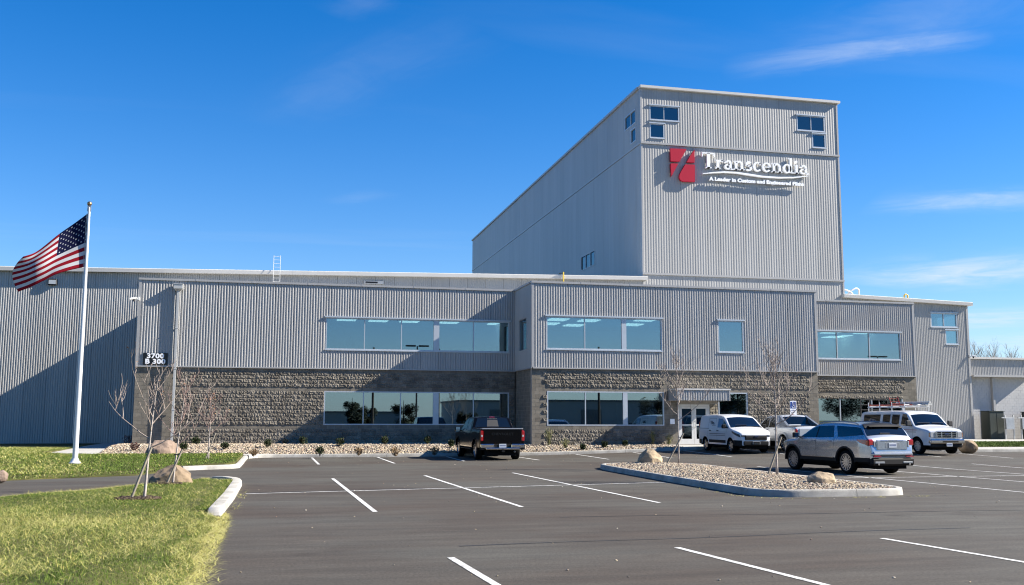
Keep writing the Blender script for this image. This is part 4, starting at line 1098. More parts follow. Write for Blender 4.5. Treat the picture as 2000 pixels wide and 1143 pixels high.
        for a in s.ax:
            for sg in (1, -1):
                w = put('wheel', tm, s.rt, (a, sg*(s.W-tw/2-inset), s.rw), (0, 0, 0 if sg > 0 else math.pi))
                put('rim', rm, w); put('brake_disc', bm_, w)
    def plate(s, x, z, y=0., w=.31, h=.155, face=1, dark=False):
        g = G(); x1 = x+.012*face; g.box(min(x, x1), max(x, x1), y-w/2, y+w/2, z-h/2, z+h/2); o = g.build('licence_plate', 'plate', s.rt)
        q = G(); xx = x1+.003*face
        for k in range(6):
            yy = y-w*.36+k*w*.144; q.box(min(x1, xx), max(x1, xx), yy-.013, yy+.013, z-.032, z+.032)
        q.build('lettering', 'plate_ink', o)

def north(loc): return loc, R(90)      # nose towards the building
PS = []
# ---------------- black crew-cab pickup, tail towards the camera
c = Car('pickup_truck', 'black crew-cab pickup with chrome rear bumper nosed up to the kerb', 'pickup truck', (9.50, 46.05, .0), R(91.5),
    [(2.82, .98), (2.80, 1.10), (2.70, 1.17), (2.3, 1.23), (1.45, 1.30), (1.38, 1.32), (.62, 1.80), (.40, 1.88), (.1, 1.915), (-.55, 1.915), (-.85, 1.90), (-.95, 1.87), (-1.16, 1.43), (-1.19, 1.40), (-1.25, 1.395), (-2.6, 1.395), (-2.93, 1.39), (-2.96, 1.36)],
    1.02, 1.27, .56, (1.86, -1.86), .41, .52, 'paint_black', crown=.035, tum=.30, fcut=(.45, .14), rcut=(.15, .03), rr=.05, shoulder=.03)
c.spatch('window', [(.02, 1.31), (1.05, 1.31), (.50, 1.76), (.02, 1.80)], 'car_glass'); c.spatch('window', [(-.88, 1.31), (-.06, 1.31), (-.06, 1.80), (-.75, 1.78)], 'car_glass')
c.tpatch('windshield', .66, 1.34, -.9, .9, -.95, .95, 'car_glass'); c.tpatch('rear_window', -1.15, -.965, -.92, .92, -.86, .86, 'car_glass')
c.tpatch('rear_window_slider', -1.14, -.98, -.30, .30, -.28, .28, 'seam_dark', .010, (3, 3))
c.tpatch('tonneau_cover', -2.88, -1.24, -.93, .93, -.93, .93, 'black_plastic', .012, (6, 4))
c.blk('bed_rail', -2.95, -1.22, .90, .955, 1.375, 1.40, 'paint_grey', .01, both=True)
c.blk('tailgate', -2.985, -2.955, -.84, .84, .72, 1.34, 'paint_black', .02)
c.blk('tailgate_cap', -2.995, -2.90, -.93, .93, 1.345, 1.405, 'paint_grey', .02)
c.blk('tail_lamp', -2.99, -2.80, .855, 1.0, .84, 1.30, 'lamp_red', .03, both=True)
c.blk('reversing_lamp', -2.998, -2.93, .89, .97, 1.02, 1.11, 'lamp_clear', .01, both=True)
c.blk('bumper', -3.10, -2.93, .38, 1.0, .54, .72, 'chrome', .03, both=True); c.blk('bumper_step', -3.14, -2.93, -.78, .78, .47, .56, 'chrome', .03); c.blk('bumper_corner', -3.08, -2.90, .80, 1.01, .46, .62, 'black_plastic', .03, both=True)
c.blk('plate_recess', -3.02, -2.94, -.37, .37, .56, .72, 'black_plastic'); c.plate(-3.03, .645, 0, .32, .155, -1)
c.blk('hitch', -3.12, -2.8, -.06, .06, .36, .46, 'black_plastic'); c.blk('exhaust', -2.98, -2.5, -.62, -.54, .34, .42, 'galv', .03)
c.tpatch('brake_lamp', -.945, -.90, -.16, .16, -.16, .16, 'lamp_red', .012, (2, 4))
c.blk('axle', -1.93, -1.79, -.8, .8, .34, .48, 'rubber'); c.blk('differential', -2.02, -1.70, -.18, .18, .27, .55, 'rubber', .08)
c.strip('sill_trim', -1.30, 1.28, lambda x: .55, lambda x: .60, 'chrome', .012)
c.blk('running_board', -1.25, 1.25, .93, 1.05, .44, .49, 'black_plastic', both=True)
c.mirrors(1.12, 1.22, 'paint_black', out=.28, h=.22); c.handles([(.16, 1.12), (-.78, 1.12)], 'paint_black'); c.arch('paint_black', .05, .016)
c.seams([(-.02, .62, -.02, 1.27), (-1.02, .75, -1.02, 1.27), (-1.17, .62, -1.17, 1.33)])
c.blk('grille', 2.78, 2.83, -.75, .75, .68, 1.06, 'black_plastic'); c.blk('headlamp', 2.66, 2.80, .66, .90, .86, 1.06, 'lamp_clear', .03, both=True); c.blk('front_bumper', 2.72, 2.92, -.93, .93, .48, .68, 'chrome', .05)
c.wheels(6, 'alloy', .27, .66)
mat('emboss', (.008, .008, .009), .35, spec=.3)
textmesh('lettering', 'CHEVROLET', .15, 'emboss', c.rt, ext=.004, bold=.004, spacing=1.25, loc=(-2.987, 0, 1.10), rot=(R(90), 0, R(-90)))

# ---------------- white compact cargo van, nose towards the camera
cl = onlot(1400, 881)
c = Car('cargo_van', 'white compact cargo van with dark logo on its flank, parked by the doors', 'van', (21.95, 45.85, lotz(21.9, 45.9)), R(-91.5),
    [(2.42, .74), (2.41, .82), (2.36, .94), (2.22, 1.03), (1.95, 1.11), (1.60, 1.18), (1.48, 1.21), (.62, 1.70), (.42, 1.77), (.1, 1.815), (-.4, 1.835), (-1.9, 1.83), (-2.25, 1.80), (-2.38, 1.74), (-2.41, 1.6)],
    .915, 1.10, .36, (1.53, -1.53), .325, .41, 'paint_white', crown=.05, tum=.20, fcut=(.65, .24), rcut=(.25, .05), rr=.09, shoulder=.015)
c.spatch('window', [(.02, 1.17), (.66, 1.17), (.54, 1.60), (.02, 1.62)], 'glass_sky_blue'); c.spatch('quarter_window', [(.68, 1.16), (1.30, 1.15), (.74, 1.50), (.60, 1.56)], 'car_glass', n=(8, 5))  # door window takes its sky reflection from the blue base colour
c.tpatch('windshield', .66, 1.44, -.93, .93, -.98, .98, 'car_glass', .008, (10, 8))
c.strip('door_guard', -1.02, 1.02, lambda x: .44, lambda x: .58, 'black_plastic', .012)
c.strip('flank_stripe', -.95, .98, lambda x: .86, lambda x: .885, 'seam_dark', .004); c.strip('flank_stripe', -.95, .98, lambda x: .78, lambda x: .80, 'seam_dark', .004)
c.strip('slide_rail', -2.25, -1.02, lambda x: 1.115, lambda x: 1.135, 'seam_dark', .004)
c.blk('bumper', 2.28, 2.46, -.66, .66, .34, .58, 'black_plastic', .06); c.strip('bumper_side', 1.90, 2.40, lambda x: .34, lambda x: .60-.02*(x-1.9), 'black_plastic', .014)
c.blk('grille', 2.36, 2.45, -.56, .56, .60, .84, 'black_plastic', .03)
for z in (.64, .70, .76, .81): c.blk('grille_bar', 2.44, 2.462, -.52, .52, z, z+.022, 'galv' if z > .8 else 'seam_dark', .006)
c.blk('badge', 2.455, 2.475, -.10, .10, .74, .81, 'blue_oval', .02); c.blk('plate_holder', 2.46, 2.475, -.19, .19, .42, .55, 'galv', .01); c.blk('plate_back', 2.472, 2.482, -.165, .165, .435, .535, 'black_plastic', .005)
c.spatch('headlamp', [(1.78, .98), (2.34, .74), (2.30, .87), (1.74, 1.045)], 'lamp_dark', .012, (10, 3)); c.blk('headlamp_end', 2.30, 2.405, .52, .72, .74, .85, 'lamp_dark', .03, both=True)
c.strip('headlamp_rim', 1.76, 2.32, lambda x: .96-.40*(x-1.76), lambda x: .985-.40*(x-1.76), 'seam_dark', .014)
c.mirrors(1.10, 1.14, 'black_plastic', out=.24, h=.20); c.handles([(.10, 1.02), (-.85, 1.02)], 'black_plastic')
c.seams([(-.02, .5, -.02, 1.7), (-1.16, .7, -1.16, 1.7), (1.04, .62, 1.12, 1.12)])
c.blk('rear_bumper', -2.48, -2.35, -.86, .86, .34, .60, 'black_plastic', .04); c.strip('rear_bumper_side', -2.40, -1.96, lambda x: .34, lambda x: .58, 'black_plastic', .012)
c.blk('tail_lamp', -2.43, -2.33, .78, .87, .85, 1.45, 'lamp_red', .02, both=True)
c.blk('wiper', 1.30, 1.34, -.55, .05, 1.30, 1.315, 'seam_dark', .004)
g = G(); g.tube([(.35, 0, 1.80), (.22, 0, 1.94)], [.006, .003], 5); g.build('antenna', 'seam_dark', c.rt)
c.wheels(5, 'alloy', .21, .70)
zl = 1.42; yl = -(c.side(-.7, zl)+.012)
textmesh('logo_lettering', 'I V o', .27, 'seam_dark', c.rt, ext=.003, bold=.007, spacing=.82, loc=(-.66, yl-.004, zl-.11), rot=(R(96), 0, 0))
g = G(); s_ = [(-1.08, -.25, 1.62, 1.635), (-1.08, -1.065, 1.38, 1.62), (-.265, -.25, 1.28, 1.62), (-.72, -.25, 1.255, 1.27)]
for a, b, z0, z1 in s_: g.poly([(a, -(c.side(a, z0)+.008), z0), (b, -(c.side(b, z0)+.008), z0), (b, -(c.side(b, z1)+.008), z1), (a, -(c.side(a, z1)+.008), z1)])
g.build('logo_frame', 'seam_dark', c.rt)

# ---------------- silver-white pickup with sloping bed buttresses, tail towards the camera
c = Car('pickup_truck', 'silver pickup with sloping rear pillars between the white van and silver SUV', 'pickup truck', (24.85, 46.1, lotz(24.8, 46)), R(90),
    [(2.46, .92), (2.44, 1.05), (2.30, 1.12), (1.35, 1.20), (1.22, 1.22), (.48, 1.64), (.25, 1.72), (-.1, 1.765), (-.70, 1.77), (-.84, 1.74), (-.90, 1.70), (-1.10, 1.28), (-1.14, 1.235), (-1.75, 1.23), (-2.55, 1.22), (-2.68, 1.19), (-2.72, 1.08)],
    .97, 1.10, .48, (1.55, -1.55), .37, .47, 'paint_silver_white', crown=.045, tum=.30, fcut=(.5, .18), rcut=(.3, .08), rr=.07, shoulder=.02)
c.spatch('window', [(-.02, 1.14), (.98, 1.14), (.40, 1.60), (-.02, 1.63)], 'car_glass'); c.spatch('window', [(-.86, 1.14), (-.10, 1.14), (-.10, 1.63), (-.60, 1.62)], 'car_glass')
c.tpatch('windshield', .52, 1.20, -.9, .9, -.95, .95, 'car_glass'); c.tpatch('rear_window', -1.09, -.92, -.90, .90, -.86, .86, 'car_glass', .010)
for sg_ in (1, -1):
    yb_, yt_ = c.side(-1.3, 1.2), c.side(-.9, 1.70); g = G()
    T3 = [(-.80, 1.735, yt_-.02), (-1.85, 1.235, yb_-.02), (-1.0, 1.20, yb_+.004), (-.72, 1.60, c.side(-.72, 1.60)+.004)]
    g.v = [(a, sg_*y, z) for a, z, y in T3]+[(a, sg_*(y-.12), z) for a, z, y in T3]; g.f = [(0, 1, 2, 3), (7, 6, 5, 4), (0, 4, 5, 1), (1, 5, 6, 2), (2, 6, 7, 3), (3, 7, 4, 0)]; g.m = [0]*6; g.build('buttress', 'paint_grey', c.rt)
c.tpatch('bed_cover', -2.55, -1.20, -.90, .90, -.90, .90, 'black_plastic', .010); c.blk('tailgate', -2.745, -2.70, -.74, .74, .72, 1.10, 'paint_silver_white', .03)
c.blk('tail_lamp', -2.73, -2.52, .80, .945, .84, 1.08, 'lamp_red', .03, both=True); c.blk('bumper', -2.82, -2.62, -.92, .92, .46, .70, 'paint_grey', .05); c.strip('sill_trim', -1.05, 1.05, lambda x: .47, lambda x: .60, 'paint_grey', .012)
c.tpatch('brake_lamp', -.80, -.74, -.14, .14, -.14, .14, 'lamp_red', .014, (2, 3))
c.mirrors(1.02, 1.12, 'seam_dark'); c.handles([(.10, 1.02), (-.78, 1.02)], 'seam_dark'); c.arch('paint_silver_white', .10, .03); c.seams([(-.05, .6, -.05, 1.12), (-.95, .75, -.95, 1.12)])
c.blk('front_bumper', 2.30, 2.52, -.84, .84, .44, .72, 'paint_silver_white', .06); c.blk('headlamp', 2.22, 2.44, .62, .82, .84, 1.0, 'lamp_clear', .03, both=True)
c.wheels(7, 'alloy', .25, .66)

# ---------------- silver SUV, tail towards the camera
c = Car('suv', 'silver SUV with black roof spoiler and spoked alloy wheels beyond the gravel island', 'SUV', (19.62, 32.35, .0), R(95.5),
    [(2.38, .82), (2.37, .95), (2.30, 1.05), (2.08, 1.115), (1.38, 1.18), (1.24, 1.205), (.42, 1.62), (.20, 1.69), (-.15, 1.742), (-.8, 1.752), (-1.6, 1.722), (-2.12, 1.668), (-2.20, 1.64), (-2.26, 1.59), (-2.48, 1.32), (-2.55, 1.25), (-2.63, 1.12), (-2.67, .98), (-2.68, .80)],
    1.0, 1.17, .43, (1.56, -1.50), .395, .485, 'paint_silver', crown=.045, tum=.46, fcut=(.6, .24), rcut=(.50, .20), rr=.08, shoulder=.03)
c.spatch('window', [(.14, 1.20), (1.02, 1.195), (.38, 1.56), (.14, 1.60)], 'car_glass'); c.spatch('window', [(-.86, 1.225), (.08, 1.20), (.08, 1.60), (-.70, 1.622)], 'car_glass')
c.spatch('quarter_window', [(-1.98, 1.29), (-1.10, 1.235), (-.86, 1.615), (-2.0, 1.575)], 'car_glass'); c.spatch('pillar_trim', [(.085, 1.20), (.135, 1.20), (.135, 1.595), (.085, 1.60)], 'black_plastic')
c.spatch('quarter_trim', [(-2.40, 1.33), (-1.97, 1.29), (-1.99, 1.575), (-2.17, 1.55)], 'car_glass', .007)
c.tpatch('windshield', .46, 1.22, -.9, .9, -.96, .96, 'car_glass'); c.tpatch('rear_window', -2.47, -2.24, -.99, .99, -.99, .99, 'car_glass', .010)
c.tpatch('spoiler', -2.28, -1.98, -.98, .98, -.96, .96, 'black_plastic', .03); c.blk('spoiler_lip', -2.36, -2.16, -.64, .64, 1.575, 1.615, 'black_plastic', .015)
c.blk('wiper', -2.47, -2.41, -.10, .30, 1.365, 1.385, 'seam_dark', .006)
for sg in (1, -1):
    yy = lambda x: sg*(c.top(x, 1).y-.03)
    g = G(); P = [(x, yy(x), c.edge(x)+h) for x, h in ((.30, .01), (.20, .045), (0, .055), (-.7, .055), (-1.4, .055), (-1.75, .045), (-1.9, .01))]; g.tube(P, .019, 6); g.build('roof_rail', 'paint_grey', c.rt)
c.blk('tail_panel', -2.692, -2.62, -.62, .62, .82, 1.16, 'paint_silver', .06); c.blk('chrome_bar', -2.705, -2.66, -.46, .46, 1.115, 1.145, 'chrome', .01)
c.blk('plate_recess', -2.698, -2.66, -.30, .30, .88, 1.09, 'paint_grey', .03); c.plate(-2.70, .985, 0, .31, .155, -1)
c.blk('tail_lamp', -2.65, -2.42, .68, .92, .96, 1.18, 'lamp_red', .04, both=True); c.blk('reversing_lamp', -2.668, -2.6, .64, .71, .92, 1.12, 'lamp_clear', .015, both=True); c.spatch('tail_lamp_wrap', [(-2.54, .99), (-2.30, 1.06), (-2.14, 1.165), (-2.56, 1.17)], 'lamp_red', .010, (6, 3))
c.blk('bumper', -2.745, -2.50, -.84, .84, .58, .80, 'paint_silver', .09); c.blk('bumper_lower', -2.74, -2.42, -.86, .86, .31, .58, 'black_plastic', .06)
c.blk('skid_trim', -2.752, -2.70, .36, .76, .38, .46, 'paint_grey', .02, both=True); c.blk('reflector', -2.748, -2.70, .50, .80, .60, .625, 'lamp_red', .006, both=True)
for y in (.62, -.62):
    g = G(); g.tube([(-2.60, y, .37), (-2.765, y, .37)], .036, 10); g.build('exhaust', 'chrome', c.rt)
c.strip('bumper_side', -2.62, -1.98, lambda x: .43, lambda x: .57, 'black_plastic', .016); c.strip('sill_trim', -.98, 1.06, lambda x: .41, lambda x: .53, 'black_plastic', .014); c.strip('sill_chrome', -.85, .95, lambda x: .525, lambda x: .545, 'chrome', .018)
c.arch('black_plastic', .065, .016); c.mirrors(1.10, 1.17, 'black_plastic', out=.26, h=.19); c.handles([(.25, 1.08), (-.68, 1.09)], 'paint_silver')
c.strip('body_crease', -2.3, 2.0, lambda x: .905+.01*x, lambda x: .925+.01*x, 'paint_silver', .012)
c.seams([(.11, .5, .11, 1.17), (-.92, .80, -.92, 1.2), (1.08, .55, 1.14, 1.15)]); c.blk('badge', -2.66, -2.645, -.05, .05, 1.175, 1.20, 'blue_oval', .008)
textmesh('model_lettering', 'EXPLORER', .055, 'chrome', c.rt, ext=.002, bold=.002, spacing=1.6, loc=(-2.711, 0, 1.118), rot=(R(90), 0, R(-90)))
c.blk('front_bumper', 2.24, 2.44, -.70, .70, .40, .72, 'black_plastic', .06); c.blk('headlamp', 2.16, 2.34, .54, .74, .88, 1.0, 'lamp_clear', .03, both=True)
c.wheels(14, 'alloy', .25, .72)

# ---------------- white full-size van with roof rack, nose towards the camera
EV = (30.25, 43.5, lotz(30.2, 43.4))
c = Car('passenger_van', 'white full-size van with chrome grille and loaded ladder rack', 'van', EV, R(-89),
    [(2.52, 1.02), (2.50, 1.13), (2.42, 1.18), (1.95, 1.27), (1.62, 1.33), (1.55, 1.36), (.98, 1.88), (.80, 1.97), (.5, 2.03), (-.2, 2.06), (-2.5, 2.05), (-2.80, 2.02), (-2.92, 1.95), (-2.96, 1.75)],
    1.0, 1.25, .42, (1.72, -1.72), .375, .46, 'paint_white', crown=.06, tum=.20, fcut=(.5, .12), rcut=(.25, .05), rr=.10, shoulder=.015)
c.spatch('window', [(.52, 1.31), (1.28, 1.31), (.86, 1.86), (.56, 1.88)], 'car_glass'); c.spatch('window', [(-.24, 1.33), (.36, 1.33), (.36, 1.84), (-.24, 1.85)], 'car_glass'); c.spatch('window', [(-.98, 1.33), (-.38, 1.33), (-.38, 1.85), (-.98, 1.85)], 'car_glass')
c.spatch('window', [(-2.6, 1.33), (-1.2, 1.33), (-1.2, 1.85), (-2.6, 1.85)], 'car_glass')
c.tpatch('windshield', 1.0, 1.54, -.93, .93, -.98, .98, 'car_glass', .008, (8, 8)); c.blk('wiper', 1.44, 1.48, -.75, -.05, 1.445, 1.46, 'seam_dark', .005); c.blk('wiper', 1.44, 1.48, .05, .75, 1.445, 1.46, 'seam_dark', .005)
c.blk('grille', 2.50, 2.56, -.52, .52, .76, 1.06, 'black_plastic', .02)
for z in (.78, .865, .95, 1.03): c.blk('grille_bar', 2.545, 2.58, -.50, .50, z, z+.035, 'chrome', .012)
for y in (-.56, -.30, .24, .50): c.blk('grille_post', 2.54, 2.585, y, y+.06, .76, 1.07, 'chrome', .012)
c.blk('badge', 2.575, 2.60, -.13, .13, .88, .97, 'blue_oval', .03)
c.blk('headlamp', 2.40, 2.55, .60, .86, .76, 1.05, 'lamp_clear', .03, both=True); c.blk('indicator', 2.38, 2.53, .865, .90, .80, 1.0, 'lamp_amber', .01, both=True); c.blk('lamp_divider', 2.53, 2.56, .585, .605, .75, 1.06, 'chrome', .005, both=True)
c.blk('bumper', 2.44, 2.66, -.93, .93, .50, .70, 'chrome', .05); c.blk('bumper_intake', 2.655, 2.672, -.30, .55, .56, .63, 'black_plastic', .01); c.blk('valance', 2.40, 2.56, -.86, .86, .32, .50, 'black_plastic', .04); c.plate(2.665, .45, .05)
c.mirrors(1.35, 1.30, 'seam_dark', out=.30, h=.26); c.handles([(.66, 1.12), (-.20, 1.12)], 'seam_dark'); c.seams([(.46, .5, .46, 1.27), (-.30, .5, -.30, 1.9), (1.42, .6, 1.45, 1.27)])
mat('stripe_red', (.35, .03, .03), .5)
c.strip('flank_stripe', .45, 1.75, lambda x: 1.10, lambda x: 1.13, 'stripe_red', .004); c.strip('lettering', 1.02, 1.70, lambda x: 1.0, lambda x: 1.04, 'paint_grey', .004)
c.wheels(8, 'galv', .25, .62)
rk = G()
for y in (-.66, .66): rk.box(-2.6, .55, y-.02, y+.02, 2.19, 2.23)
rk.build('rack_rail', 'paint_white', c.rt)
for x in (.45, -.55, -1.55, -2.5):
    g = G(); g.box(x-.025, x+.025, -.70, .70, 2.235, 2.275)
    for y in (-.69, .66): g.box(x-.02, x+.02, y, y+.03, 2.02, 2.235); g.box(x-.015, x+.015, y, y+.03, 2.275, 2.46)
    g.build('rack_bar', 'paint_white', c.rt)
g = G()
for z in (2.10, 2.36, 2.62): g.box(-3.02, -2.98, -.80, .80, z-.02, z+.02)
for y in (-.80, -.28, .28, .80): g.box(-3.02, -2.98, y-.02, y+.02, 1.62, 2.64)
g.box(-3.02, -2.98, -.8, .8, 1.60, 1.64); g.build('rear_rack_frame', 'seam_dark', c.rt)
# loads on the rack: things of their own
mat('fibreglass', (.45, .06, .03), .5); mat('pvc', (.75, .73, .66), .4)
def van_pt(x, y, z): a = R(-89); return Vector((EV[0]+x*math.cos(a)-y*math.sin(a), EV[1]+x*math.sin(a)+y*math.cos(a), EV[2]+z))
def ladder(name, label, x0, x1, y0, y1, z, rail, rung, n, flat=True, place=van_pt):
    t = thing(name, label, 'ladder', place((x0+x1)/2, (y0+y1)/2, z)); b = t.location
    for y in (y0, y1):
        g = G(); g.tube([Vector(place(x0, y, z))-b, Vector(place(x1, y, z))-b], .035, 4); g.build('rail', rail, t)
    for i in range(n):
        x = x0+(x1-x0)*(i+.5)/n; g = G(); g.tube([Vector(place(x, y0, z))-b, Vector(place(x, y1, z))-b], .018, 5); g.build('rung', rung, t)
    return t
ladder('extension_ladder', 'red fibreglass ladder lying along the roof rack of the white van', -2.7, .25, -.55, -.10, 2.33, 'fibreglass', 'galv', 9)
ladder('extension_ladder', 'pale aluminium ladder lying beside the red one on the van rack', -2.2, .5, .02, .42, 2.33, 'galv', 'galv', 8)
for i, (y, z) in enumerate(((.50, 2.345), (.61, 2.345), (.555, 2.44))):
    g = G(); P0, P1 = van_pt(-1.9, y, z), van_pt(.75, y, z); b = (P0+P1)/2; g.tube([P0-b, P1-b], .052, 10)
    g.build('pipe', 'pvc', None, auto=40, loc=b, label=['cream plastic pipe on the van rack, outermost of the lower pair', 'cream plastic pipe at the edge of the van rack, under the single one', 'cream plastic pipe lying on top of the other two on the van rack'][i], cat='pipe', group='plastic pipes on the van rack')
t = thing('step_ladder', 'orange folding step ladder standing upright on the van rack', 'ladder', van_pt(-.9, -.3, 2.30))
for dy in (-.22, .22):
    g = G(); g.tube([(dy*.1, -.15+0, 0), (dy*.1+.0, .05, .42)], .03, 4); o = g.build('rail', 'fibreglass', t); o.location = (0, 0, 0); o.location.x = dy
for k in range(3):
    g = G(); g.box(-.2, .2, -.12+k*.06, -.05+k*.06, .08+k*.12, .10+k*.12); g.build('step', 'fibreglass', t)
# ================================================================== SIGNS
mat('sign_red', (.52, .006, .042), .6, 0, spec=.2); mat('sign_white', (1.18, 1.19, 1.2), .5); mat('sign_black', (.006, .006, .007), .35)
YS = Y0-.25
def px2(zx, zy): p = onY(1295+zx/6.667, 275+zy/6.667, YS); return (p.x, p.z)
sg = root('company_sign', 'raised red emblem and white lettering high on the tower front', 'sign', (32.6, YS, 20))
def plateP(name, pts, m, th=.19, y=YS):
    g = G(); g.prism(pts, y, y+th, lambda a, b, t: (a, t, b)); return wput(g, name, m, sg)
for pts in ([(95, 100), (308, 108), (215, 272), (100, 268)], [(412, 118), (412, 284), (308, 280), (352, 200), (392, 138)], [(100, 295), (200, 298), (108, 467)], [(290, 308), (415, 312), (417, 536), (262, 530), (232, 515), (214, 488), (213, 455), (226, 420)]):
    plateP('emblem_piece', [px2(*p) for p in pts], 'sign_red')
# serif letters drawn from stems, serifs and stressed bowls; units of x-height
def ell(cx, cy, a, b, tv, th, a0, a1, n=22):
    O, I = [], []
    for i in range(n+1):
        t = R(a0+(a1-a0)*i/n); O.append((cx+a*math.cos(t), cy+b*math.sin(t))); I.append((cx+(a-tv)*math.cos(t), cy+(b-th)*math.sin(t)))
    return [[O[i], O[i+1], I[i+1], I[i]] for i in range(n)]
def bx2(x0, x1, y0, y1): return [[(x0, y0), (x1, y0), (x1, y1), (x0, y1)]]
def glyph(ch):
    s = .20; q = .12
    if ch == 'T': return 1.42, bx2(.56, .86, 0, 1.62)+bx2(.40, 1.01, 0, q)+bx2(.06, 1.36, 1.55, 1.68)+[[(.04, 1.22), (.11, 1.22), (.20, 1.55), (.04, 1.62)], [(1.31, 1.22), (1.38, 1.22), (1.38, 1.62), (1.22, 1.55)]]
    if ch == 'r': return .88, bx2(.16, .41, 0, .96)+bx2(.04, .54, 0, q)+bx2(.04, .2, .88, .96)+ell(.66, .62, .30, .38, .10, .16, 60, 178)+ell(.72, .86, .11, .11, .11, .11, 0, 360, 10)
    if ch == 'n': return 1.22, bx2(.16, .41, 0, .96)+bx2(.04, .52, 0, q)+bx2(.04, .2, .88, .96)+ell(.62, .52, .42, .48, .25, .17, 0, 150)+bx2(.79, 1.04, 0, .54)+bx2(.68, 1.18, 0, q)
    if ch == 'a': return 1.04, ell(.46, .28, .38, .31, .21, .15, 60, 300)+bx2(.60, .85, .08, .62)+ell(.50, .60, .35, .40, .25, .15, 0, 150)+ell(.22, .74, .09, .09, .09, .09, 0, 360, 10)+ell(.90, .16, .26, .18, .12, .10, 180, 320)+[[(.46, .47), (.66, .50), (.66, .60), (.46, .58)]]
    if ch == 's': return .84, ell(.42, .73, .32, .29, .19, .15, 30, 250)+ell(.42, .27, .35, .30, .21, .15, -150, 75)+[[(.20, .55), (.33, .66), (.66, .46), (.52, .36)]]
    if ch == 'c': return .98, ell(.52, .49, .48, .52, .25, .14, 42, 318)+ell(.78, .80, .10, .10, .10, .10, 0, 360, 10)
    if ch == 'e': return 1.02, ell(.52, .49, .48, .52, .25, .14, 0, 322)+bx2(.20, .96, .47, .56)
    if ch == 'd': return 1.22, ell(.50, .49, .46, .52, .25, .14, 0, 360, 30)+bx2(.78, 1.03, .06, 1.66)+bx2(.64, .82, 1.56, 1.66)+bx2(.98, 1.18, 0, q)
    if ch == 'i': return .60, bx2(.18, .43, 0, .96)+bx2(.06, .54, 0, q)+bx2(.06, .22, .88, .96)+ell(.29, 1.30, .14, .14, .14, .14, 0, 360, 14)
word = 'Transcendia'; tot = sum(glyph(c_)[0] for c_ in word)
xa, z_b = onY(1371, 328, YS).x, onY(1384, 328.3, YS).z; xb = onY(1580, 338, YS).x; k = (xb-xa)/tot; uy = (onY(1384, 298.5, YS).z-z_b)/1.66; x = xa
for c_ in word:
    adv, polys = glyph(c_); g = G()
    for pl in polys: g.prism([(x+a*k, z_b+b*uy) for a, b in pl], YS, YS+.19, lambda a, b, t: (a, t, b))
    wput(g, 'letter', 'sign_white', sg); x += adv*k
sw_ = [px2(*p) for p in ((518, 425), (640, 408), (800, 398), (960, 405), (1120, 428), (1300, 456), (1500, 470), (1700, 470), (1893, 455))]
sb_ = [px2(*p) for p in ((518, 433), (640, 423), (800, 417), (960, 426), (1120, 452), (1300, 478), (1500, 490), (1700, 487), (1893, 464))]
g = G()
for i in range(len(sw_)-1): g.prism([sb_[i], sb_[i+1], sw_[i+1], sw_[i]], YS, YS+.19, lambda a, b, t: (a, t, b))
wput(g, 'swoosh', 'sign_white', sg)
p0, p1 = onY(1386, 351.5, YS), onY(1570, 361, YS)
tl = textmesh('tagline_lettering', 'A Leader in Custom and Engineered Films', .36, 'sign_white', None, ext=.04, bold=.020, spacing=1.04, align='LEFT', rot=(R(90), 0, 0))
w_ = max(v.co.x for v in tl.data.vertices); tl.scale = ((p1.x-p0.x)/w_, 1.0, 1); tl.location = (p0.x, YS+.04, p0.z-.02); att(tl, sg)
# address board beside the downspout
ad = root('address_sign', 'black board reading 3700 B 300 beside the downspout', 'sign', (-6.45, Y1-.06, 4.6))
g = G(); g.box(-7.06, -5.84, Y1-.065, Y1-.036, 4.575, 5.20); wput(g, 'board', 'sign_black', ad)
for s_, z in (('3700', 4.925), ('B 300', 4.635)):
    o = textmesh('lettering', s_, .345, 'sign_white', None, ext=.004, bold=.014, spacing=1.08, loc=(-6.45, Y1-.070, z), rot=(R(90), 0, 0), scale=(1.18, 1, 1)); att(o, ad)
# accessible parking sign in front of the wall
sp = onY(1551, 868, 49.0); sp.z = .38; mat('sign_blue', (.02, .07, .32), .4)
ap = thing('parking_sign', 'blue and white accessible parking sign on a post before the block wall', 'sign', sp)
g = G(); g.box(-.025, .025, -.02, .02, 0, 2.45); g.build('post', 'galv', ap); g = G(); g.cbox(-.19, .19, -.035, -.022, 1.62, 2.42, .004); pl = g.build('plate', 'sign_white', ap)
g = G(); g.box(-.16, .16, -.040, -.036, 2.02, 2.38); fld = g.build('blue_field', 'sign_blue', pl)
g = G(); g.prism([(-.02+.03*math.cos(t*.785), 2.33+.03*math.sin(t*.785)) for t in range(8)], -.044, -.041, lambda a, b, t: (a, t, b))
for pl_ in ell(0, 2.13, .085, .085, .022, .022, -200, 30, 12): g.prism(pl_, -.044, -.041, lambda a, b, t: (a, t, b))
for pl_ in ([(-.03, 2.30), (.0, 2.30), (.01, 2.18), (-.02, 2.18)], [(-.02, 2.20), (.07, 2.20), (.07, 2.17), (-.02, 2.17)], [(.05, 2.20), (.08, 2.19), (.12, 2.07), (.09, 2.06)]): g.prism(pl_, -.044, -.041, lambda a, b, t: (a, t, b))
g.build('wheelchair_symbol', 'sign_white', pl)
textmesh('lettering', 'RESERVED', .055, 'sign_blue', pl, ext=.001, loc=(0, -.037, 1.90), rot=(R(90), 0, 0)); textmesh('lettering', 'PARKING', .055, 'sign_blue', pl, ext=.001, loc=(0, -.037, 1.80), rot=(R(90), 0, 0))
pq = onY(1313, 823, Y2+.05); g = G(); g.box(pq.x-.13, pq.x+.13, Y2+.015, Y2+.045, pq.z-.15, pq.z+.13); wput(g, 'door_plaque', 'sign_white', wB)

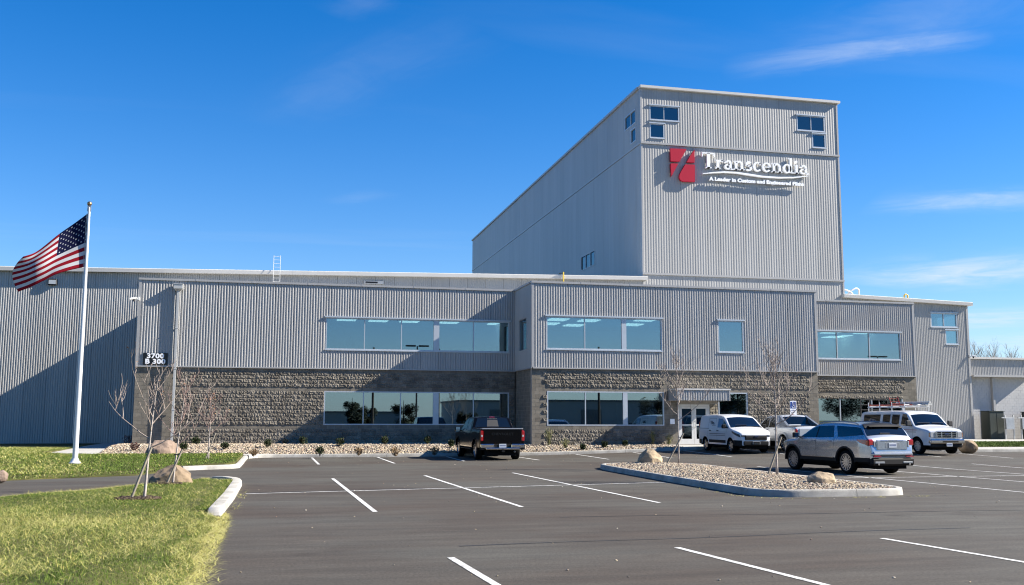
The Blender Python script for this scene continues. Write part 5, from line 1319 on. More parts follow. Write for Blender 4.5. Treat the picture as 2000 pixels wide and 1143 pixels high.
# ================================================================== FLAGPOLE AND FLAG
fb = onZ(146, 905, .22); FY = fb.y; ft = onY(172.5, 398, FY); FX, FZ = fb.x, fb.z
mat('pole_white', (.74, .75, .77), .35, .1, .03, 3); mat('gold', (.45, .30, .16), .3, .8)
fp = thing('flagpole', 'tall white tapered flagpole on the far lawn', 'flagpole', (FX, FY, FZ)); HP = ft.z-FZ
g = G(); g.tube([(0, 0, 0), (0, 0, HP*.35), (0, 0, HP*.985)], [.095, .083, .045], 14); g.build('pole', 'pole_white', fp, auto=50)
g = G(); g.lathe([(.20, 0), (.20, .03), (.15, .06), (.125, .16), (.12, .16)], 18); g.build('base_collar', 'pole_white', fp, auto=50)
g = G(); g.box(-.06, .06, -.03, .03, HP*.97, HP*.992); g.tube([(.02, 0, HP*.985), (.02, 0, HP-.06)], .02, 6); g.build('pulley_truck', 'galv', fp)
g = G(); g.lathe([(.001, -.085)]+[(.085*math.sin(R(a)), -.085*math.cos(R(a))) for a in range(20, 180, 20)]+[(.001, .085)], 14, c=(0, 0, HP)); g.build('finial_ball', 'gold', fp, smooth=True)
g = G(); g.tube([(-.125, -.02, .9), (-.075, -.02, HP*.96)], .006, 4); g.build('halyard', 'pole_white', fp)
# flag: draped cloth, stripes by faces, stars as small raised prints
def fpx(px, py): p = onY(px, py, FY); return np.array([p.x, p.z])
TOP = [fpx(*p) for p in ((171.5, 417), (145, 436), (116, 456), (88, 478), (66, 494), (46, 503))]
BOT = [fpx(*p) for p in ((169, 521), (140, 527), (108, 537), (84, 550), (58, 562), (33, 568))]
def crv(P, u):
    n = len(P)-1; t = min(n-1e-6, u*n); i = int(t); f = t-i; p0_ = P[max(0, i-1)]; p1_, p2_ = P[i], P[i+1]; p3_ = P[min(n, i+2)]
    return .5*((2*p1_)+(p2_-p0_)*f+(2*p0_-5*p1_+4*p2_-p3_)*f*f+(3*p1_-p0_-3*p2_+p3_)*f**3)
def flagpt(u, v, off=0.):
    """u 0..1 along the fly, v 0..1 from top to bottom"""
    p = crv(TOP, u)*(1-v)+crv(BOT, u)*v
    bul = math.sin(math.pi*v)*u**3*.30; x = p[0]-bul
    y = FY+.10*u*math.sin(5.2*u+2.6*v+.4)*1.6+.05*u*math.sin(11*u-4*v)+.10*u*(1-v)+off
    z = p[1]+.035*u*math.sin(7*u+3*v)
    return (x, y, z)
mat('flag_red', (.32, .006, .018), .8, spec=.15); mat('flag_white', (.72, .72, .72), .8, spec=.15); mat('flag_blue', (.006, .008, .05), .8, spec=.15)
NU, NV = 60, 39; V = [flagpt(i/NU, j/NV) for i in range(NU+1) for j in range(NV+1)]; Fq, MI = [], []
for i in range(NU):
    for j in range(NV):
        a = i*(NV+1)+j; Fq.append((a, a+NV+1, a+NV+2, a+1)); st = j//3
        MI.append(2 if (i < NU*.4 and st < 7) else (0 if st % 2 == 0 else 1))
fo = thing('flag', 'United States flag streaming from the white flagpole', 'flag', (FX, FY, flagpt(0, 1)[2])); FI = -Vector(fo.location)
me = D.meshes.new('cloth'); me.from_pydata([tuple(Vector(v)+FI) for v in V], [], Fq)
for m_ in ('flag_red', 'flag_white', 'flag_blue'): me.materials.append(MATS[m_])
me.polygons.foreach_set('material_index', MI); me.polygons.foreach_set('use_smooth', [True]*len(Fq)); cl_ = put('cloth', me, fo)
md = cl_.modifiers.new('thickness', 'SOLIDIFY'); md.thickness = .006; md.offset = 0
g = G()
for r_ in range(9):
    for c_ in range(6 if r_ % 2 == 0 else 5):
        u0 = .4*(2*c_+1+(r_ % 2))/12; v0 = (7/13)*(r_+1)/10
        for of in (-.009, .009):
            pts = []
            for i in range(10):
                rad = (.0155 if i % 2 == 0 else .0065); t = math.pi/2+i*math.pi/5; pts.append(Vector(flagpt(u0+rad*math.cos(t)*.78, v0-rad*math.sin(t)*1.25, of))+FI)
            ce = Vector(flagpt(u0, v0, of))+FI; b = len(g.v); g.v += [tuple(ce)]+[tuple(p) for p in pts]
            for i in range(10): g.f.append((b, b+1+i, b+1+(i+1) % 10)); g.m.append(0)
g.build('stars', 'flag_white', cl_, fix=False)

# ================================================================== WALL AND ROOF FITTINGS
lp = onY(103.5, 551, Y0); mat('lens', (.55, .58, .6), .2)
g = G(); g.cbox(lp.x-.26, lp.x+.26, Y0-.22, Y0-.02, lp.z-.20, lp.z+.18, .03); wl_ = g.build('wall_light', 'seam_dark', None, label='dark wall-pack light high on the hall behind the flag', cat='wall light')
g = G(); g.box(lp.x-.20, lp.x+.20, Y0-.232, Y0-.221, lp.z-.15, lp.z+.10); g.build('lens', 'lens', wl_)
def seccam(p, label, dirx=-1, arm=.18):
    t = thing('security_camera', label, 'camera', p, 0, 'white security cameras on wall corners')
    g = G(); g.cbox(-.06, .06, -.10, .02, -.09, .09, .01); g.build('mount', 'white_paint', t); g = G(); g.tube([(0, -.06, 0), (dirx*arm, -.14, .04)], .028, 6); g.build('arm', 'white_paint', t)
    g = G(); g.tube([(dirx*(arm-.05), -.10, .03), (dirx*(arm+.24), -.24, -.05)], .06, 8); g.build('housing', 'white_paint', t); g = G(); g.tube([(dirx*(arm+.02), -.16, -.04), (dirx*(arm+.03), -.17, -.16)], .055, 8); g.build('dome', 'seam_dark', t)
seccam((XL-.0, Y1-.05, 8.03), 'white security camera on the corner of the wing above the address board', -1)
seccam((HX1-.05, Y0-.05, 6.62), 'white security camera on the hall corner above the annex roof', 1)
rl = thing('roof_ladder', 'pale metal ladder rising above the hall roof edge', 'ladder', (onY(540, 545, Y0-.4).x, Y0-.42, 10.9)); hl = onY(540, 499, Y0-.4).z-10.9
for dx_ in (-.21, .21):
    g = G(); g.tube([(dx_, -.30, -.6), (dx_, .05, hl)], .014, 5); g.build('rail', 'white_paint', rl)
for i in range(9):
    t = i/8; g = G(); g.tube([(-.21, -.30+.35*t*.97, -.6+(hl+.6)*t*.97), (.21, -.30+.35*t*.97, -.6+(hl+.6)*t*.97)], .009, 4); g.build('rung', 'white_paint', rl)
mat('safety_yellow', (.75, .52, .03), .5)
yp = onY(1101, 541, Y0-.5); yr = thing('safety_post', 'small yellow safety post at the hall gutter beside the tower', 'post', (yp.x, Y0-.42, 11.35))
g = G(); g.tube([(0, 0, -.3), (0, 0, .55)], .05, 6); g.build('post', 'safety_yellow', yr); g = G(); g.tube([(.1, 0, .5), (-.32, 0, .44)], .03, 6); g.build('arm', 'black_plastic', yr)
vp = onY(730, 552, Y0); g = G(); g.box(vp.x-.65, vp.x+.65, Y0-.10, Y0-.032, vp.z-.10, vp.z+.10); lv = wput(g, 'louvre', 'coping_light', hall); g = G(); g.box(vp.x-.55, vp.x+.25, Y0-.112, Y0-.101, vp.z-.06, vp.z+.04); g.build('slot', 'dark', lv)
mat('pipe_wrap', (.72, .75, .78), .35, .3)
for P, m_, rad, lab in (([(1636, 562), (1650, 566), (1660, 570), (1668, 578)], 'pipe_wrap', .07, 'pale insulated pipe arching over the roof just right of the tower'), ([(1655, 576), (1662, 568), (1672, 563), (1677, 566), (1678, 578)], 'pipe_wrap', .07, 'bent roof pipe standing beyond the arching one right of the tower'), ([(1766, 582), (1766, 577), (1769, 574.5), (1773, 577), (1773, 582)], 'safety_yellow', .06, 'small hooked vent pipe on the right hall roof')):
    pts = [onY(a, b, Y0+3) for a, b in P]; b_ = pts[-1]-Vector((0, 0, .5)); pts = [p-b_ for p in pts]; pts.append(pts[-1]-Vector((0, 0, .5))); g = G(); g.tube(pts, rad, 8); g.build('roof_pipe', m_, None, smooth=True, loc=b_, label=lab, cat='pipe')
# cabinets and meters by the annex
for (x0_, x1_, z1_, lab) in ((51.75, 53.0, 2.25, 'narrow dark green utility cabinet against the annex beside the hall corner'), (55.35, 58.6, 2.2, 'wide dark green transformer cabinet at the right edge')):
    zf_ = .17; t = thing('utility_cabinet', lab, 'cabinet', ((x0_+x1_)/2, AY-1.2, zf_)); w_ = (x1_-x0_)/2
    g = G(); g.cbox(-w_, w_, -.5, .5, .0, z1_, .03); g.build('housing', 'green_cabinet', t); g = G(); g.box(-w_-.04, w_+.04, -.54, .54, z1_, z1_+.05); g.build('lid', 'green_cabinet', t)
    g = G(); g.box(-.01, .01, -.51, -.5, .1, z1_-.1); g.build('door_seam', 'dark', t)
for x_, lab in ((53.6, 'grey meter box on two posts next to the narrow green cabinet'), (55.0, 'grey meter box on two posts next to the wide green cabinet')):
    t = thing('meter_box', lab, 'meter', (x_-.6, AY-2.2, .17)); g = G(); g.box(-.35, .35, -.12, .12, .95, 1.75); g.build('box', 'galv', t)
    for dx_ in (-.30, .42): g = G(); g.tube([(dx_, .08, 0), (dx_, .08, 2.0)], .06, 8); g.build('post', 'downspout', t)
    g = G(); g.box(-.55, .5, .03, .13, 1.76, 1.84); g.build('crossbar', 'downspout', t)

# ================================================================== TREES
mat('bark', (.42, .37, .33), .85, 0, .25, 14, .4, 60); mat('twig', (.32, .26, .22), .8, 0, .2, 8); mat('twig_red', (.30, .20, .17), .8, 0, .2, 8); mat('dry_leaf', (.32, .15, .05), .7, 0, .3, 9)
mat('stake', (.30, .26, .20), .85, 0, .2, 8); mat('tie', (.02, .02, .02), .7)
def sapling(name, label, base, H, spread, first, seed, nb=13, tw='twig', r0=.034, leaves=0, lean=(0, 0), fine=5):
    r = random.Random(seed); t = thing(name, label, 'tree', base, 0, 'bare staked young trees')
    P = []; n = 12
    for i in range(n+1):
        f = i/n; P.append(Vector((lean[0]*f+.03*H*.3*math.sin(4*f+seed)*f, lean[1]*f+.02*math.sin(5*f+seed), H*f-.05)))
    g = G(); g.tube(P, [max(.004, r0*(1-.88*(i/n)**.8)) for i in range(n+1)], 8); g.build('trunk', 'bark', t, smooth=True)
    c = G(); tips = []
    def limb(p, d, L, rad, lvl):
        k = 5; pts = [p]; q = p.copy(); dd = d.copy()
        for i in range(k):
            dd = (dd+Vector((r.uniform(-.16, .16), r.uniform(-.16, .16), .10+r.uniform(-.06, .10)))).normalized(); q = q+dd*L/k; pts.append(q.copy())
        c.tube(pts, [max(.0038, rad*(1-.75*i/k)) for i in range(k+1)], 5 if lvl == 0 else 3, cap=False); tips.append(pts[-1])
        if lvl < 2:
            m = fine if lvl == 0 else 3
            for j in range(m):
                i = r.randint(1, k); ax = Vector((r.uniform(-1, 1), r.uniform(-1, 1), r.uniform(-.2, .8))).normalized()
                nd = (dd*.75+ax*.75).normalized(); limb(pts[i], nd, L*r.uniform(.35, .6), rad*.5, lvl+1)
    for b in range(nb):
        f = first+(1-first)*(b/nb)**.9*.93; i = f*n; p = P[int(i)].lerp(P[min(n, int(i)+1)], i-int(i)); az = b*2.4+r.uniform(-.4, .4)
        rel = (f-first)/(1-first); L = spread*(1-.72*rel)*r.uniform(.8, 1.15); el = R(24+34*rel+r.uniform(-10, 12))
        limb(p, Vector((math.cos(az)*math.cos(el), math.sin(az)*math.cos(el), math.sin(el))), L, r0*.46*(1-.5*rel), 0)
    cr_ = c.build('crown', tw, t, fix=False)
    if leaves:
        g = G()
        for _ in range(leaves):
            p = r.choice(tips); a, b, w = r.uniform(0, 6.28), r.uniform(-1, 1), r.uniform(.025, .05); u_ = Vector((math.cos(a), math.sin(a), b)).normalized()*w; v_ = Vector((-math.sin(a), math.cos(a), .4))*w*.5
            g.poly([p, p+u_*.5+v_, p+u_*1.2, p+u_*.5-v_])
        g.build('leaves', 'dry_leaf', cr_, fix=False)
    return t
def stake(base, top, label, tie=None):
    b = Vector(base); g = G(); d = Vector(top)-b; g.tube([(0, 0, -.15), d], .028, 6); o = g.build('stake', 'stake', None, loc=b, label=label, cat='stake', group='leaning stakes tied to young trees')
    if tie: g = G(); m = d*.86; e = Vector(tie)-b; e.z = m.z; g.tube([m, e], .012, 4); g.build('tie', 'tie', o)
TS = []
t1 = onZ(281, 978, .17); t2 = onZ(337, 949, .16); t3 = onZ(407, 898, .2); t4 = onZ(1326, 904, .26); t5 = onZ(1518, 925, .26)
sapling('young_tree', 'bare wide-branching young tree in front of the flagpole lawn, nearest the camera', t1, 2.5, 1.45, .44, 3, 9, leaves=10, lean=(.15, 0), r0=.034, fine=3)
sapling('young_tree', 'bare young tree beside the boulder on the near lawn', t2, 2.75, .95, .38, 11, 10, tw='twig_red', leaves=16, fine=4, r0=.028, lean=(.2, 0))
sapling('young_tree', 'small reddish bare tree before the split-face wall at the lawn kerb', t3, 2.6, .9, .40, 5, 12, tw='twig_red', fine=6, leaves=60)
sapling('young_tree', 'bare young tree on the far end of the gravel island before the doors', t4, 3.9, 1.45, .40, 21, 14)
sapling('young_tree', 'bare young tree on the gravel island beside the silver SUV', t5, 3.5, 1.6, .42, 32, 14, r0=.042, fine=6)
for tb, pb, pt, lab in ((t1, (248, 984), (296, 874), 'wooden stake leaning against the wide-branching tree nearest the camera'), (t2, (318, 951), (356, 878), 'wooden stake leaning against the tree by the lawn boulder'), (t3, (398, 900), (421, 846), 'wooden stake leaning on the small reddish tree'), (t4, (1298, 907), (1335, 846), 'wooden stake leaning on the island tree before the doors'), (t5, (1496, 926), (1526, 853), 'wooden stake leaning on the island tree beside the SUV')):
    b = onY(*pb, tb.y-.12); b.z = tb.z-.02; tp = onY(*pt, tb.y-.08); stake(b, tp, lab, (tb.x, tb.y, 0))
# dark mulch rings
for tb, s_, lab in ((t1, .42, 'dark dug soil around the nearest young tree'), (t2, .3, 'dark soil around the young tree by the boulder')):
    g = G()
    for i in range(160):
        a, d_ = random.uniform(0, 6.28), s_*random.random()**.6; w = random.uniform(.03, .07); x_, y_ = tb.x-.1+d_*math.cos(a), tb.y-.05+d_*math.sin(a)
        v_ = [(x_+w*q[0]*random.uniform(.7, 1.2), y_+w*q[1]*random.uniform(.7, 1.2), tb.z+.055+w*.7*q[2]) for q in IV]; b = len(g.v); g.v += v_
        for f_ in IF: g.f.append(tuple(b+int(k_) for k_ in f_)); g.m.append(0)
    g.build('soil_clods', 'dirt', None, fix=False, label=lab, cat='soil', kind='stuff')
# far bare trees over the annex roof
for px_, h_, sd, lab in ((1912, 9.2, 41, 'leafless far tree behind the annex roof, close to the hall corner'), (1945, 8.8, 42, 'leafless far tree behind the annex roof, middle of three'), (1982, 8.2, 43, 'leafless far tree behind the annex roof at the right edge')):
    p = onY(px_, 800, 150); sapling('bare_tree', lab, (p.x, p.y, 0), h_+5.2, 5.2, .35, sd, 20, r0=.16, fine=7)

# ================================================================== BOULDERS
from mathutils import noise as mno
mat('boulder', (.34, .26, .175), .9, 0, .4, 2.5, .6, 22, .3, col2=(.42, .33, .22)); mat('boulder_pink', (.27, .20, .155), .9, 0, .35, 3.5, .6, 22, .3, stretch=(1, 1, .35)); mat('boulder_brown', (.25, .185, .12), .95, 0, .3, 3, .5, 25, .3)
def boulder(label, c0, sx, sy, sz, seed, m, tilt=0., cut=()):
    bm = bmesh.new(); bmesh.ops.create_icosphere(bm, subdivisions=5, radius=1); r = random.Random(seed)
    planes = [(Vector((r.uniform(-1, 1), r.uniform(-1, 1), r.uniform(-.1, 1))).normalized(), r.uniform(.66, .90)) for _ in range(10)]+list(cut)
    for v in bm.verts:
        p = v.co
        for n_, d_ in planes:
            e = p.dot(n_)-d_
            if e > 0: p -= n_*e*.97
        q = p+Vector((seed, 0, 0)); p += p.normalized()*(.05*mno.noise(q*2.2)+.035*mno.noise(q*5)+.018*mno.noise(q*12))
        v.co = Vector((p.x*sx, p.y*sy, p.z*sz))
    me = D.meshes.new('boulder'); bm.to_mesh(me); bm.free(); me.materials.append(MATS[m]); me.polygons.foreach_set('use_smooth', [True]*len(me.polygons)); me.set_sharp_from_angle(angle=R(28))
    return put('boulder', me, None, c0, (0, tilt, r.uniform(-.4, .4)), None, label, 'boulder', 'landscape boulders')
def bpx(px, py, z): return onZ(px, py, z)
b = bpx(319, 886, .25); boulder('pinkish flat-topped boulder in the gravel bed under the address board', (b.x, b.y+.3, .42), .78, .6, .62, 3, 'boulder_pink', 0, [(Vector((0, 0, 1)), .62)])
b = bpx(334, 947, .12); boulder('large tan boulder on the near lawn beside the young tree', (b.x, b.y+.45, .18), .62, .52, .44, 8, 'boulder_brown', .12)
b = bpx(2, 934, .15); boulder('small boulder cut off by the left edge of the picture', (b.x-.08, b.y+.2, .2), .22, .22, .2, 12, 'boulder_pink')
b = bpx(1273, 905, .22); boulder('upright pale boulder at the far end of the gravel island', (b.x, b.y+.2, .34), .46, .42, .44, 17, 'boulder', 0)
b = bpx(1616, 944, .22); boulder('tan wedge-shaped boulder at the near end of the gravel island', (b.x, b.y+.25, .22), .52, .40, .30, 24, 'boulder', .1)
b = bpx(1899, 881, .3); boulder('brown block-shaped boulder beside the front of the white roof-rack van', (b.x, b.y+.3, .55), .50, .45, .42, 29, 'boulder_brown', 0, [(Vector((0, 0, 1)), .6)])

# ================================================================== SHRUBS
island_mat('yew', [(.012, .022, .008), (.025, .045, .012), (.04, .06, .015), (.018, .03, .01)]); island_mat('dry_plant', [(.26, .17, .09), (.36, .25, .12), (.20, .12, .07), (.42, .33, .18)]); island_mat('red_plant', [(.09, .035, .03), (.14, .06, .045), (.06, .025, .025)]); island_mat('sage_plant', [(.16, .17, .07), (.24, .23, .10), (.12, .13, .05)])
def shrub(name, label, p, w, h, kind, seed, group):
    r = np.random.default_rng(seed); t = thing(name, label, 'shrub' if kind != 'grass' else 'plant', p, 0, group)
    mname = {'yew': 'yew', 'dry': 'dry_plant', 'red': 'red_plant', 'grass': 'sage_plant'}[kind]
    n = {'yew': 700, 'dry': 320, 'red': 300, 'grass': 160}[kind]
    if kind == 'yew':
        d = r.normal(size=(n, 3)); d /= np.linalg.norm(d, axis=1)[:, None]; rad = r.random(n)**.4*(.75+.25*np.sin(d[:, 0]*5+seed)*np.cos(d[:, 1]*4)); C_ = d*rad[:, None]*[w/2, w/2, h/2]+[0, 0, h*.5]; s = r.uniform(.025, .06, n); dirs = d+r.normal(size=(n, 3))*.5+[0, 0, .4]
    else:
        a = r.uniform(0, 6.28, n); tt = r.random(n)**(.8); sp = r.random(n)**.6; C_ = np.c_[np.cos(a)*sp*w/2*(.25+.75*tt), np.sin(a)*sp*w/2*(.25+.75*tt), tt*h*(1-.35*sp)]; s = r.uniform(.03, .07, n); dirs = np.c_[np.cos(a)*sp, np.sin(a)*sp, np.ones(n)*(1.2 if kind == 'grass' else .6)]+r.normal(size=(n, 3))*.3
        if kind == 'grass': s = s*2.2
    dirs /= np.linalg.norm(dirs, axis=1)[:, None]; si = np.cross(dirs, r.normal(size=(n, 3))); si /= np.linalg.norm(si, axis=1)[:, None]
    wd = (s*(.45 if kind != 'grass' else .10))[:, None]; A_ = C_-dirs*s[:, None]*.5; B_ = C_+dirs*s[:, None]*.7
    V = np.stack([A_, C_+si*wd, B_, C_-si*wd], 1).reshape(-1, 3); V[:, 2] = np.maximum(V[:, 2], -.02)
    npmesh('foliage', V, np.arange(4*n).reshape(-1, 4), mname, t)
    g = G()
    for i in range(7 if kind != 'grass' else 26):
        a = i*2.4; rr_ = w*.32*(1 if kind != 'grass' else r.random()*1.3); g.tube([(0, 0, -.05), (rr_*.5*math.cos(a), rr_*.5*math.sin(a), h*.45), (rr_*math.cos(a), rr_*math.sin(a), h*(.8 if kind != 'grass' else r.uniform(.6, 1.)))], [.010, .007, .003] if kind != 'grass' else [.006, .005, .002], 4)
    g.build('stems', 'twig' if kind != 'grass' else mname, t, fix=False)
def bedpt(px, py):
    z = .3
    for _ in range(8):
        p = onZ(px, py, z); z = float(bed1z(np.array([[p.x, p.y]]))[0])
    if p.x < XM and p.y > Y1-.5: p.y = Y1-.5
    if p.x > XM-.3 and p.y > Y2-.4: p.y = Y2-.4
    p.z = float(bed1z(np.array([[p.x, p.y]]))[0]); return p
ORD = ['first', 'second', 'third', 'fourth', 'fifth', 'sixth', 'seventh', 'eighth', 'ninth', 'tenth', 'eleventh', 'twelfth', 'thirteenth']
for i, (px_, py_, w, h) in enumerate(((358, 874, .62, .5), (382, 882, .62, .5), (439, 873, .55, .42), (523, 872, .55, .5), (591, 870, .55, .52), (625, 877, .55, .46), (665, 871, .55, .52), (752, 870, .5, .55), (835, 869, .5, .55), (881, 871, .45, .5), (1138, 872, .45, .36), (1181, 871, .48, .42), (1221, 870, .42, .38))):
    shrub('evergreen_shrub', 'small dark evergreen shrub along the block walls, %s from the left' % ORD[i], bedpt(px_, py_), w, h, 'yew', 50+i, 'evergreen shrubs in the wall bed')
for i, (px_, py_, w, h) in enumerate(((496, 877, .5, .3), (556, 879, .45, .32), (701, 876, .5, .38), (772, 877, .6, .42), (849, 876, .5, .42))):
    shrub('dry_shrub', 'low tan dried-up plant in the gravel bed, %s from the left' % ORD[i], bedpt(px_, py_), w, h, 'dry', 80+i, 'dried plants in the wall bed')
for px_, py_, w, h, lab in ((250, 872, .75, .75, 'dark red twiggy shrub beside the hall wall at the bed end'), (262, 880, .5, .45, 'small dark red shrub in front of the larger red one')):
    p = onZ(px_, py_, .3); shrub('red_shrub', lab, (p.x, p.y, .28), w, h, 'red', int(px_), 'red shrubs at the bed end')
for i, (px_, py_, w, h) in enumerate(((1065, 869, .55, 1.05), (1104, 871, .6, .55), (1262, 868, .4, .85), (1305, 869, .55, .6))):
    shrub('ornamental_grass', 'pale upright ornamental grass before the projecting wing, %s from the left' % ORD[i], bedpt(px_, py_), w, h, 'grass', 95+i, 'ornamental grasses by the entrance wing')

# ================================================================== PEOPLE AND DESKS BEHIND THE UPPER WINDOWS
mat('cloth_dark', (.025, .03, .04), .9); mat('skin', (.42, .26, .19), .6); mat('hair', (.02, .015, .012), .8); mat('desk', (.22, .20, .18), .6); mat('screen', (.01, .01, .012), .3)
def person(label, loc, rz, sit=False):
    t = thing('person', label, 'person', loc, rz)
    if sit: J = dict(pel=(0, 0, .50, .15), wst=(0, .0, .70, .14), che=(0, -.04, .95, .16), nek=(0, -.06, 1.12, .055), hd=(0, -.07, 1.22, .085), hd2=(0, -.08, 1.32, .08), ls=(-.19, -.04, 1.03, .06), le=(-.24, -.12, .78, .045), lh=(-.18, -.36, .76, .035), rs=(.19, -.04, 1.03, .06), re=(.24, -.12, .78, .045), rh=(.18, -.36, .76, .035), lk=(-.12, -.42, .50, .075), la=(-.12, -.42, .08, .05), lt=(-.12, -.58, .04, .04), rk=(.12, -.42, .50, .075), ra=(.12, -.42, .08, .05), rt=(.12, -.58, .04, .04))
    else: J = dict(pel=(0, 0, .95, .14), wst=(0, 0, 1.10, .13), che=(0, 0, 1.33, .16), nek=(0, 0, 1.50, .055), hd=(0, -.01, 1.60, .085), hd2=(0, -.02, 1.69, .08), ls=(-.20, 0, 1.42, .06), le=(-.26, .02, 1.14, .045), lh=(-.22, -.16, .94, .035), rs=(.20, 0, 1.42, .06), re=(.26, .02, 1.14, .045), rh=(.24, -.10, .90, .035), lk=(-.11, -.02, .50, .07), la=(-.11, 0, .09, .05), lt=(-.11, -.14, .04, .04), rk=(.11, -.02, .50, .07), ra=(.11, 0, .09, .05), rt=(.11, -.14, .04, .04))
    K = list(J); E_ = [('pel', 'wst'), ('wst', 'che'), ('che', 'nek'), ('nek', 'hd'), ('hd', 'hd2'), ('che', 'ls'), ('ls', 'le'), ('le', 'lh'), ('che', 'rs'), ('rs', 're'), ('re', 'rh'), ('pel', 'lk'), ('lk', 'la'), ('la', 'lt'), ('pel', 'rk'), ('rk', 'ra'), ('ra', 'rt')]
    me = D.meshes.new('body'); me.from_pydata([J[k_][:3] for k_ in K], [(K.index(a), K.index(b_)) for a, b_ in E_], []); o = D.objects.new('tmp', me); COL.objects.link(o)
    sk = o.modifiers.new('skin', 'SKIN'); sd = o.modifiers.new('sub', 'SUBSURF'); sd.levels = 2
    for i, k_ in enumerate(K): me.skin_vertices[0].data[i].radius = (J[k_][3],)*2
    me.skin_vertices[0].data[0].use_root = True
    em = D.meshes.new_from_object(o.evaluated_get(bpy.context.evaluated_depsgraph_get())); D.objects.remove(o)
    em.materials.clear(); em.materials.append(MATS['cloth_dark']); em.materials.append(MATS['skin']); zn = J['nek'][2]
    em.polygons.foreach_set('material_index', [1 if p.center.z > zn or (p.center-Vector(J['lh'][:3])).length < .07 or (p.center-Vector(J['rh'][:3])).length < .07 else 0 for p in em.polygons]); em.polygons.foreach_set('use_smooth', [True]*len(em.polygons))
    put('body', em, t)
    h = Vector(J['hd2'][:3]); bm = bmesh.new(); bmesh.ops.create_icosphere(bm, subdivisions=2, radius=.095)
    bmesh.ops.delete(bm, geom=[v for v in bm.verts if v.co.z < -.02 and v.co.y < .03], context='VERTS'); hm = D.meshes.new('hair'); bm.to_mesh(hm); bm.free(); hm.materials.append(MATS['hair']); put('hair', hm, t, h+Vector((0, .015, .01)))
pp = onY(684, 660, 57.6); person('person in dark clothes standing behind the upper window above the shrubs', (pp.x, 57.6, 4.76), R(200))
pp = onY(945, 680, 57.2); person('person seated at a desk behind the upper window next to the corner', (pp.x, 57.2, 4.76), R(170), True)
def desk(px_, y, w, label):
    p = onY(px_, 680, y); t = thing('desk', label, 'desk', (p.x, y, 4.76)); g = G(); g.box(-w/2, w/2, -.4, .4, .70, .74); g.build('top', 'desk', t)
    for a in (-1, 1):
        g = G(); g.box(a*w/2-.03 if a > 0 else -w/2, w/2 if a > 0 else -w/2+.03, -.38, .38, 0, .70); g.build('leg', 'desk', t)
    s_ = thing('monitor', 'dark computer screen on the %s' % label.split(' behind')[0], 'monitor', (p.x, y, 4.76+.74)); g = G(); g.box(-.32, .32, -.02, .02, .14, .52); g.build('screen', 'screen', s_); g = G(); g.box(-.03, .03, -.02, .02, 0, .14); g.box(-.12, .12, -.1, .1, 0, .015); g.build('stand', 'screen', s_)
desk(815, 57.0, 2.2, 'long desk behind the upper window of the left wing'); desk(962, 56.6, 1.6, 'short desk behind the upper window by the corner'); desk(1265, 53.4, 1.9, 'desk behind the upper window above the entrance planting')

# ================================================================== STREET SIDE BEHIND THE CAMERA (seen mirrored in the windows)
def mirX(px_, yreal, plane): d = ray(px_, 700); return d.x/d.y*(2*plane-yreal)
mat('wood_pole', (.10, .075, .055), .9); mat('warehouse', (.42, .43, .43), .7); mat('conifer', (.045, .055, .028), .9); mat('far_roof', (.2, .2, .2), .8)
PXS = [mirX(730, -12, Y1), mirX(858, -12, Y1), mirX(1170, -12, Y2), mirX(1470, -12, Y2)]
for i, x_ in enumerate([PXS[0]-38]+PXS+[PXS[-1]+30]):
    t = thing('utility_pole', 'wooden utility pole across the street, %s mirrored in the windows' % ORD[i], 'utility pole', (x_, -12, -.1), 0, 'utility poles along the street'); g = G(); g.tube([(0, 0, 0), (0, 0, 10.5)], [.16, .11], 10); g.build('pole', 'wood_pole', t); g = G(); g.box(-1.1, 1.1, -.06, .06, 9.6, 9.75); g.build('crossarm', 'wood_pole', t)
xs_ = sorted([PXS[0]-38]+PXS+[PXS[-1]+30])
for k_, (h_, yo, sag, lab) in enumerate(((9.8, -.9, .5, 'topmost'), (9.8, .9, .6, 'second'), (8.0, 0, .9, 'third'), (7.2, .1, 1.1, 'lowest'))):
    g = G()
    for a, b_ in zip(xs_, xs_[1:]):
        g.tube([(a+(b_-a)*i/10, -12+yo*.2, h_-sag*4*(i/10)*(1-i/10)) for i in range(11)], .022 if h_ > 9 else .05, 4, cap=False)
    g.build('overhead_wire', 'tie', None, fix=False, label='%s overhead wire of the street line mirrored in the lower windows' % lab, cat='wire', group='overhead wires along the street')
for i, (x_, y_) in enumerate(((mirX(815, 4, Y1), 4.), (mirX(1715, 2, Y1), 2.))):
    t = thing('lot_lamp', ['twin-headed parking lot lamp mirrored in the left upper windows', 'twin-headed parking lot lamp mirrored in the right upper windows'][i], 'street lamp', (x_, y_, 0), 0, 'parking lot lamps'); hz_ = (Y1*2-y_)*(ray([815, 1715][i], [676, 697][i]).z/ray([815, 1715][i], 690).y)+1.85
    g = G(); g.tube([(0, 0, 0), (0, 0, hz_)], [.11, .07], 8); g.build('pole', 'seam_dark', t)
    for s_ in (-1, 1): g = G(); g.cbox(min(s_*.15, s_*1.25), max(s_*.15, s_*1.25), -.2, .2, hz_-.06, hz_+.10, .03); g.build('lamp_head', 'seam_dark', t)
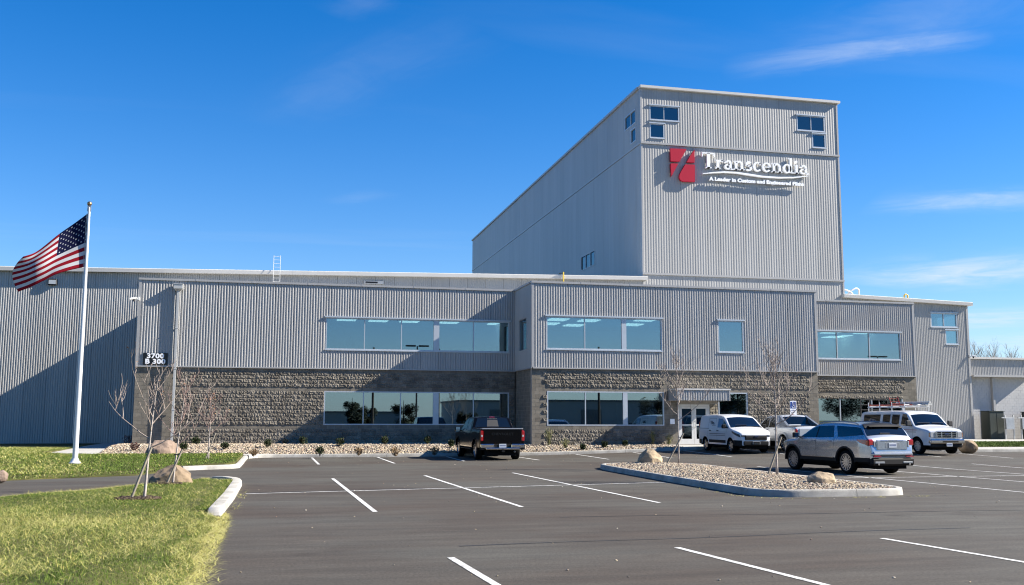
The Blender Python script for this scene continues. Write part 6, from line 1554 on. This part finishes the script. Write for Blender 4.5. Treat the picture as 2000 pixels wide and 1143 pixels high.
for (x0_, x1_, y_, h_, lab) in ((-35, 22, -75, 2.8, 'low pale warehouse across the street mirrored in the left lower windows'), (30, 95, -58, 4.7, 'long pale warehouse across the street mirrored by the entrance'), (-120, -50, -80, 3.6, 'far low warehouse at the end of the street')):
    t = thing('warehouse', lab, 'building', ((x0_+x1_)/2, y_, -.1)); w_ = (x1_-x0_)/2
    g = G(); g.box(-w_, w_, -20, 0, 0, h_); g.build('wall', 'warehouse', t); g = G(); g.box(-w_-.2, w_+.2, -20.2, .2, h_, h_+.3); g.build('roof', 'far_roof', t)
    for j in range(int(w_/7)):
        x_ = -w_+7+j*14; g = G(); g.box(x_-1.8, x_+1.8, .0, .06, 0, 3.4); g.build('door', 'far_roof', t)
def conifer(label, x_, y_, h_, w_, seed):
    t = thing('bushy_tree', label, 'tree', (x_, y_, -.1), 0, 'trees across the street'); g = G(); g.tube([(0, 0, 0), (0, 0, h_)], [.16, .03], 6); g.build('trunk', 'wood_pole', t); r = np.random.default_rng(seed); n = 5200 if h_ < 8 else 16000
    L_ = np.c_[r.uniform(-.32, .32, 14)*w_, r.uniform(-.32, .32, 14)*w_, r.uniform(.28, .80, 14)*h_]; rl_ = r.uniform(.10, .22, 14)*h_; li = r.integers(0, 14, n)
    dd = r.normal(size=(n, 3)); dd /= np.linalg.norm(dd, axis=1)[:, None]; C_ = L_[li]+dd*(rl_[li]*r.random(n)**.45)[:, None]; a = r.uniform(0, 6.28, n); s = r.uniform(.08, .2, n)[:, None]; d = np.c_[np.cos(a), np.sin(a), r.uniform(-.5, .5, n)]; q = np.c_[-np.sin(a), np.cos(a), r.uniform(-.4, .4, n)]
    V = np.stack([C_-d*s, C_+q*s*.5, C_+d*s, C_-q*s*.5], 1).reshape(-1, 3); npmesh('crown', V, np.arange(4*n).reshape(-1, 4), 'conifer', t)
for i, (px_, y_, h_, w_, pl_) in enumerate(((690, -30, 4.7, 4.4, Y1), (715, -34, 3.9, 4.2, Y1), (790, -32, 4.4, 4.4, Y1), (905, -40, 3.2, 2.4, Y1), (925, -42, 3.0, 2.4, Y1), (1285, -30, 5.6, 6, Y2), (1440, -26, 8.5, 7, Y2), (1640, -24, 9.0, 8, Y1), (1690, -26, 9.6, 9, Y1), (1740, -24, 8.8, 8, Y1))):
    conifer('dark bushy tree across the street, %s from the left in the window reflections' % ORD[i], mirX(px_, y_, pl_), y_, h_, w_, 300+i)

# ================================================================== LITTER ON THE LOT
def specks(name, n, region, rr, mname, label, cat):
    P = np.c_[rng.uniform(region[0], region[1], n), rng.uniform(region[2], region[3], n)]; z = zlot(P); r = rng.uniform(*rr, n)
    V = (IV[None]*(1+rng.uniform(-.3, .3, (n, 12)))[..., None]*r[:, None, None]*[1, 1, .6])+np.c_[P, z+r*.3][:, None]; Fc = (IF[None]+12*np.arange(n)[:, None, None]).reshape(-1, 3)
    return npmesh(name, V.reshape(-1, 3), Fc, mname, label=label, cat=cat, kind='stuff')
specks('grit', 260, (-.5, 24, 9, 44), (.008, .022), 'stones', 'scattered pale grit on the asphalt', 'grit')
KB = [(11.0, 22.4), (11.9, 21.5), (14.6, 21.6), (15.4, 21.9), (15.5, 21.4), (11.2, 21.3), (10.7, 22.5), (10.9, 25.5), (11.05, 25.5)]
blades('straw', 'straw_blade', KB, lambda P: np.full(len(P), .01), 1600, .05, .14, .010, (1.3, 1.56), 'straw bits blown against the island kerb', 'straw')
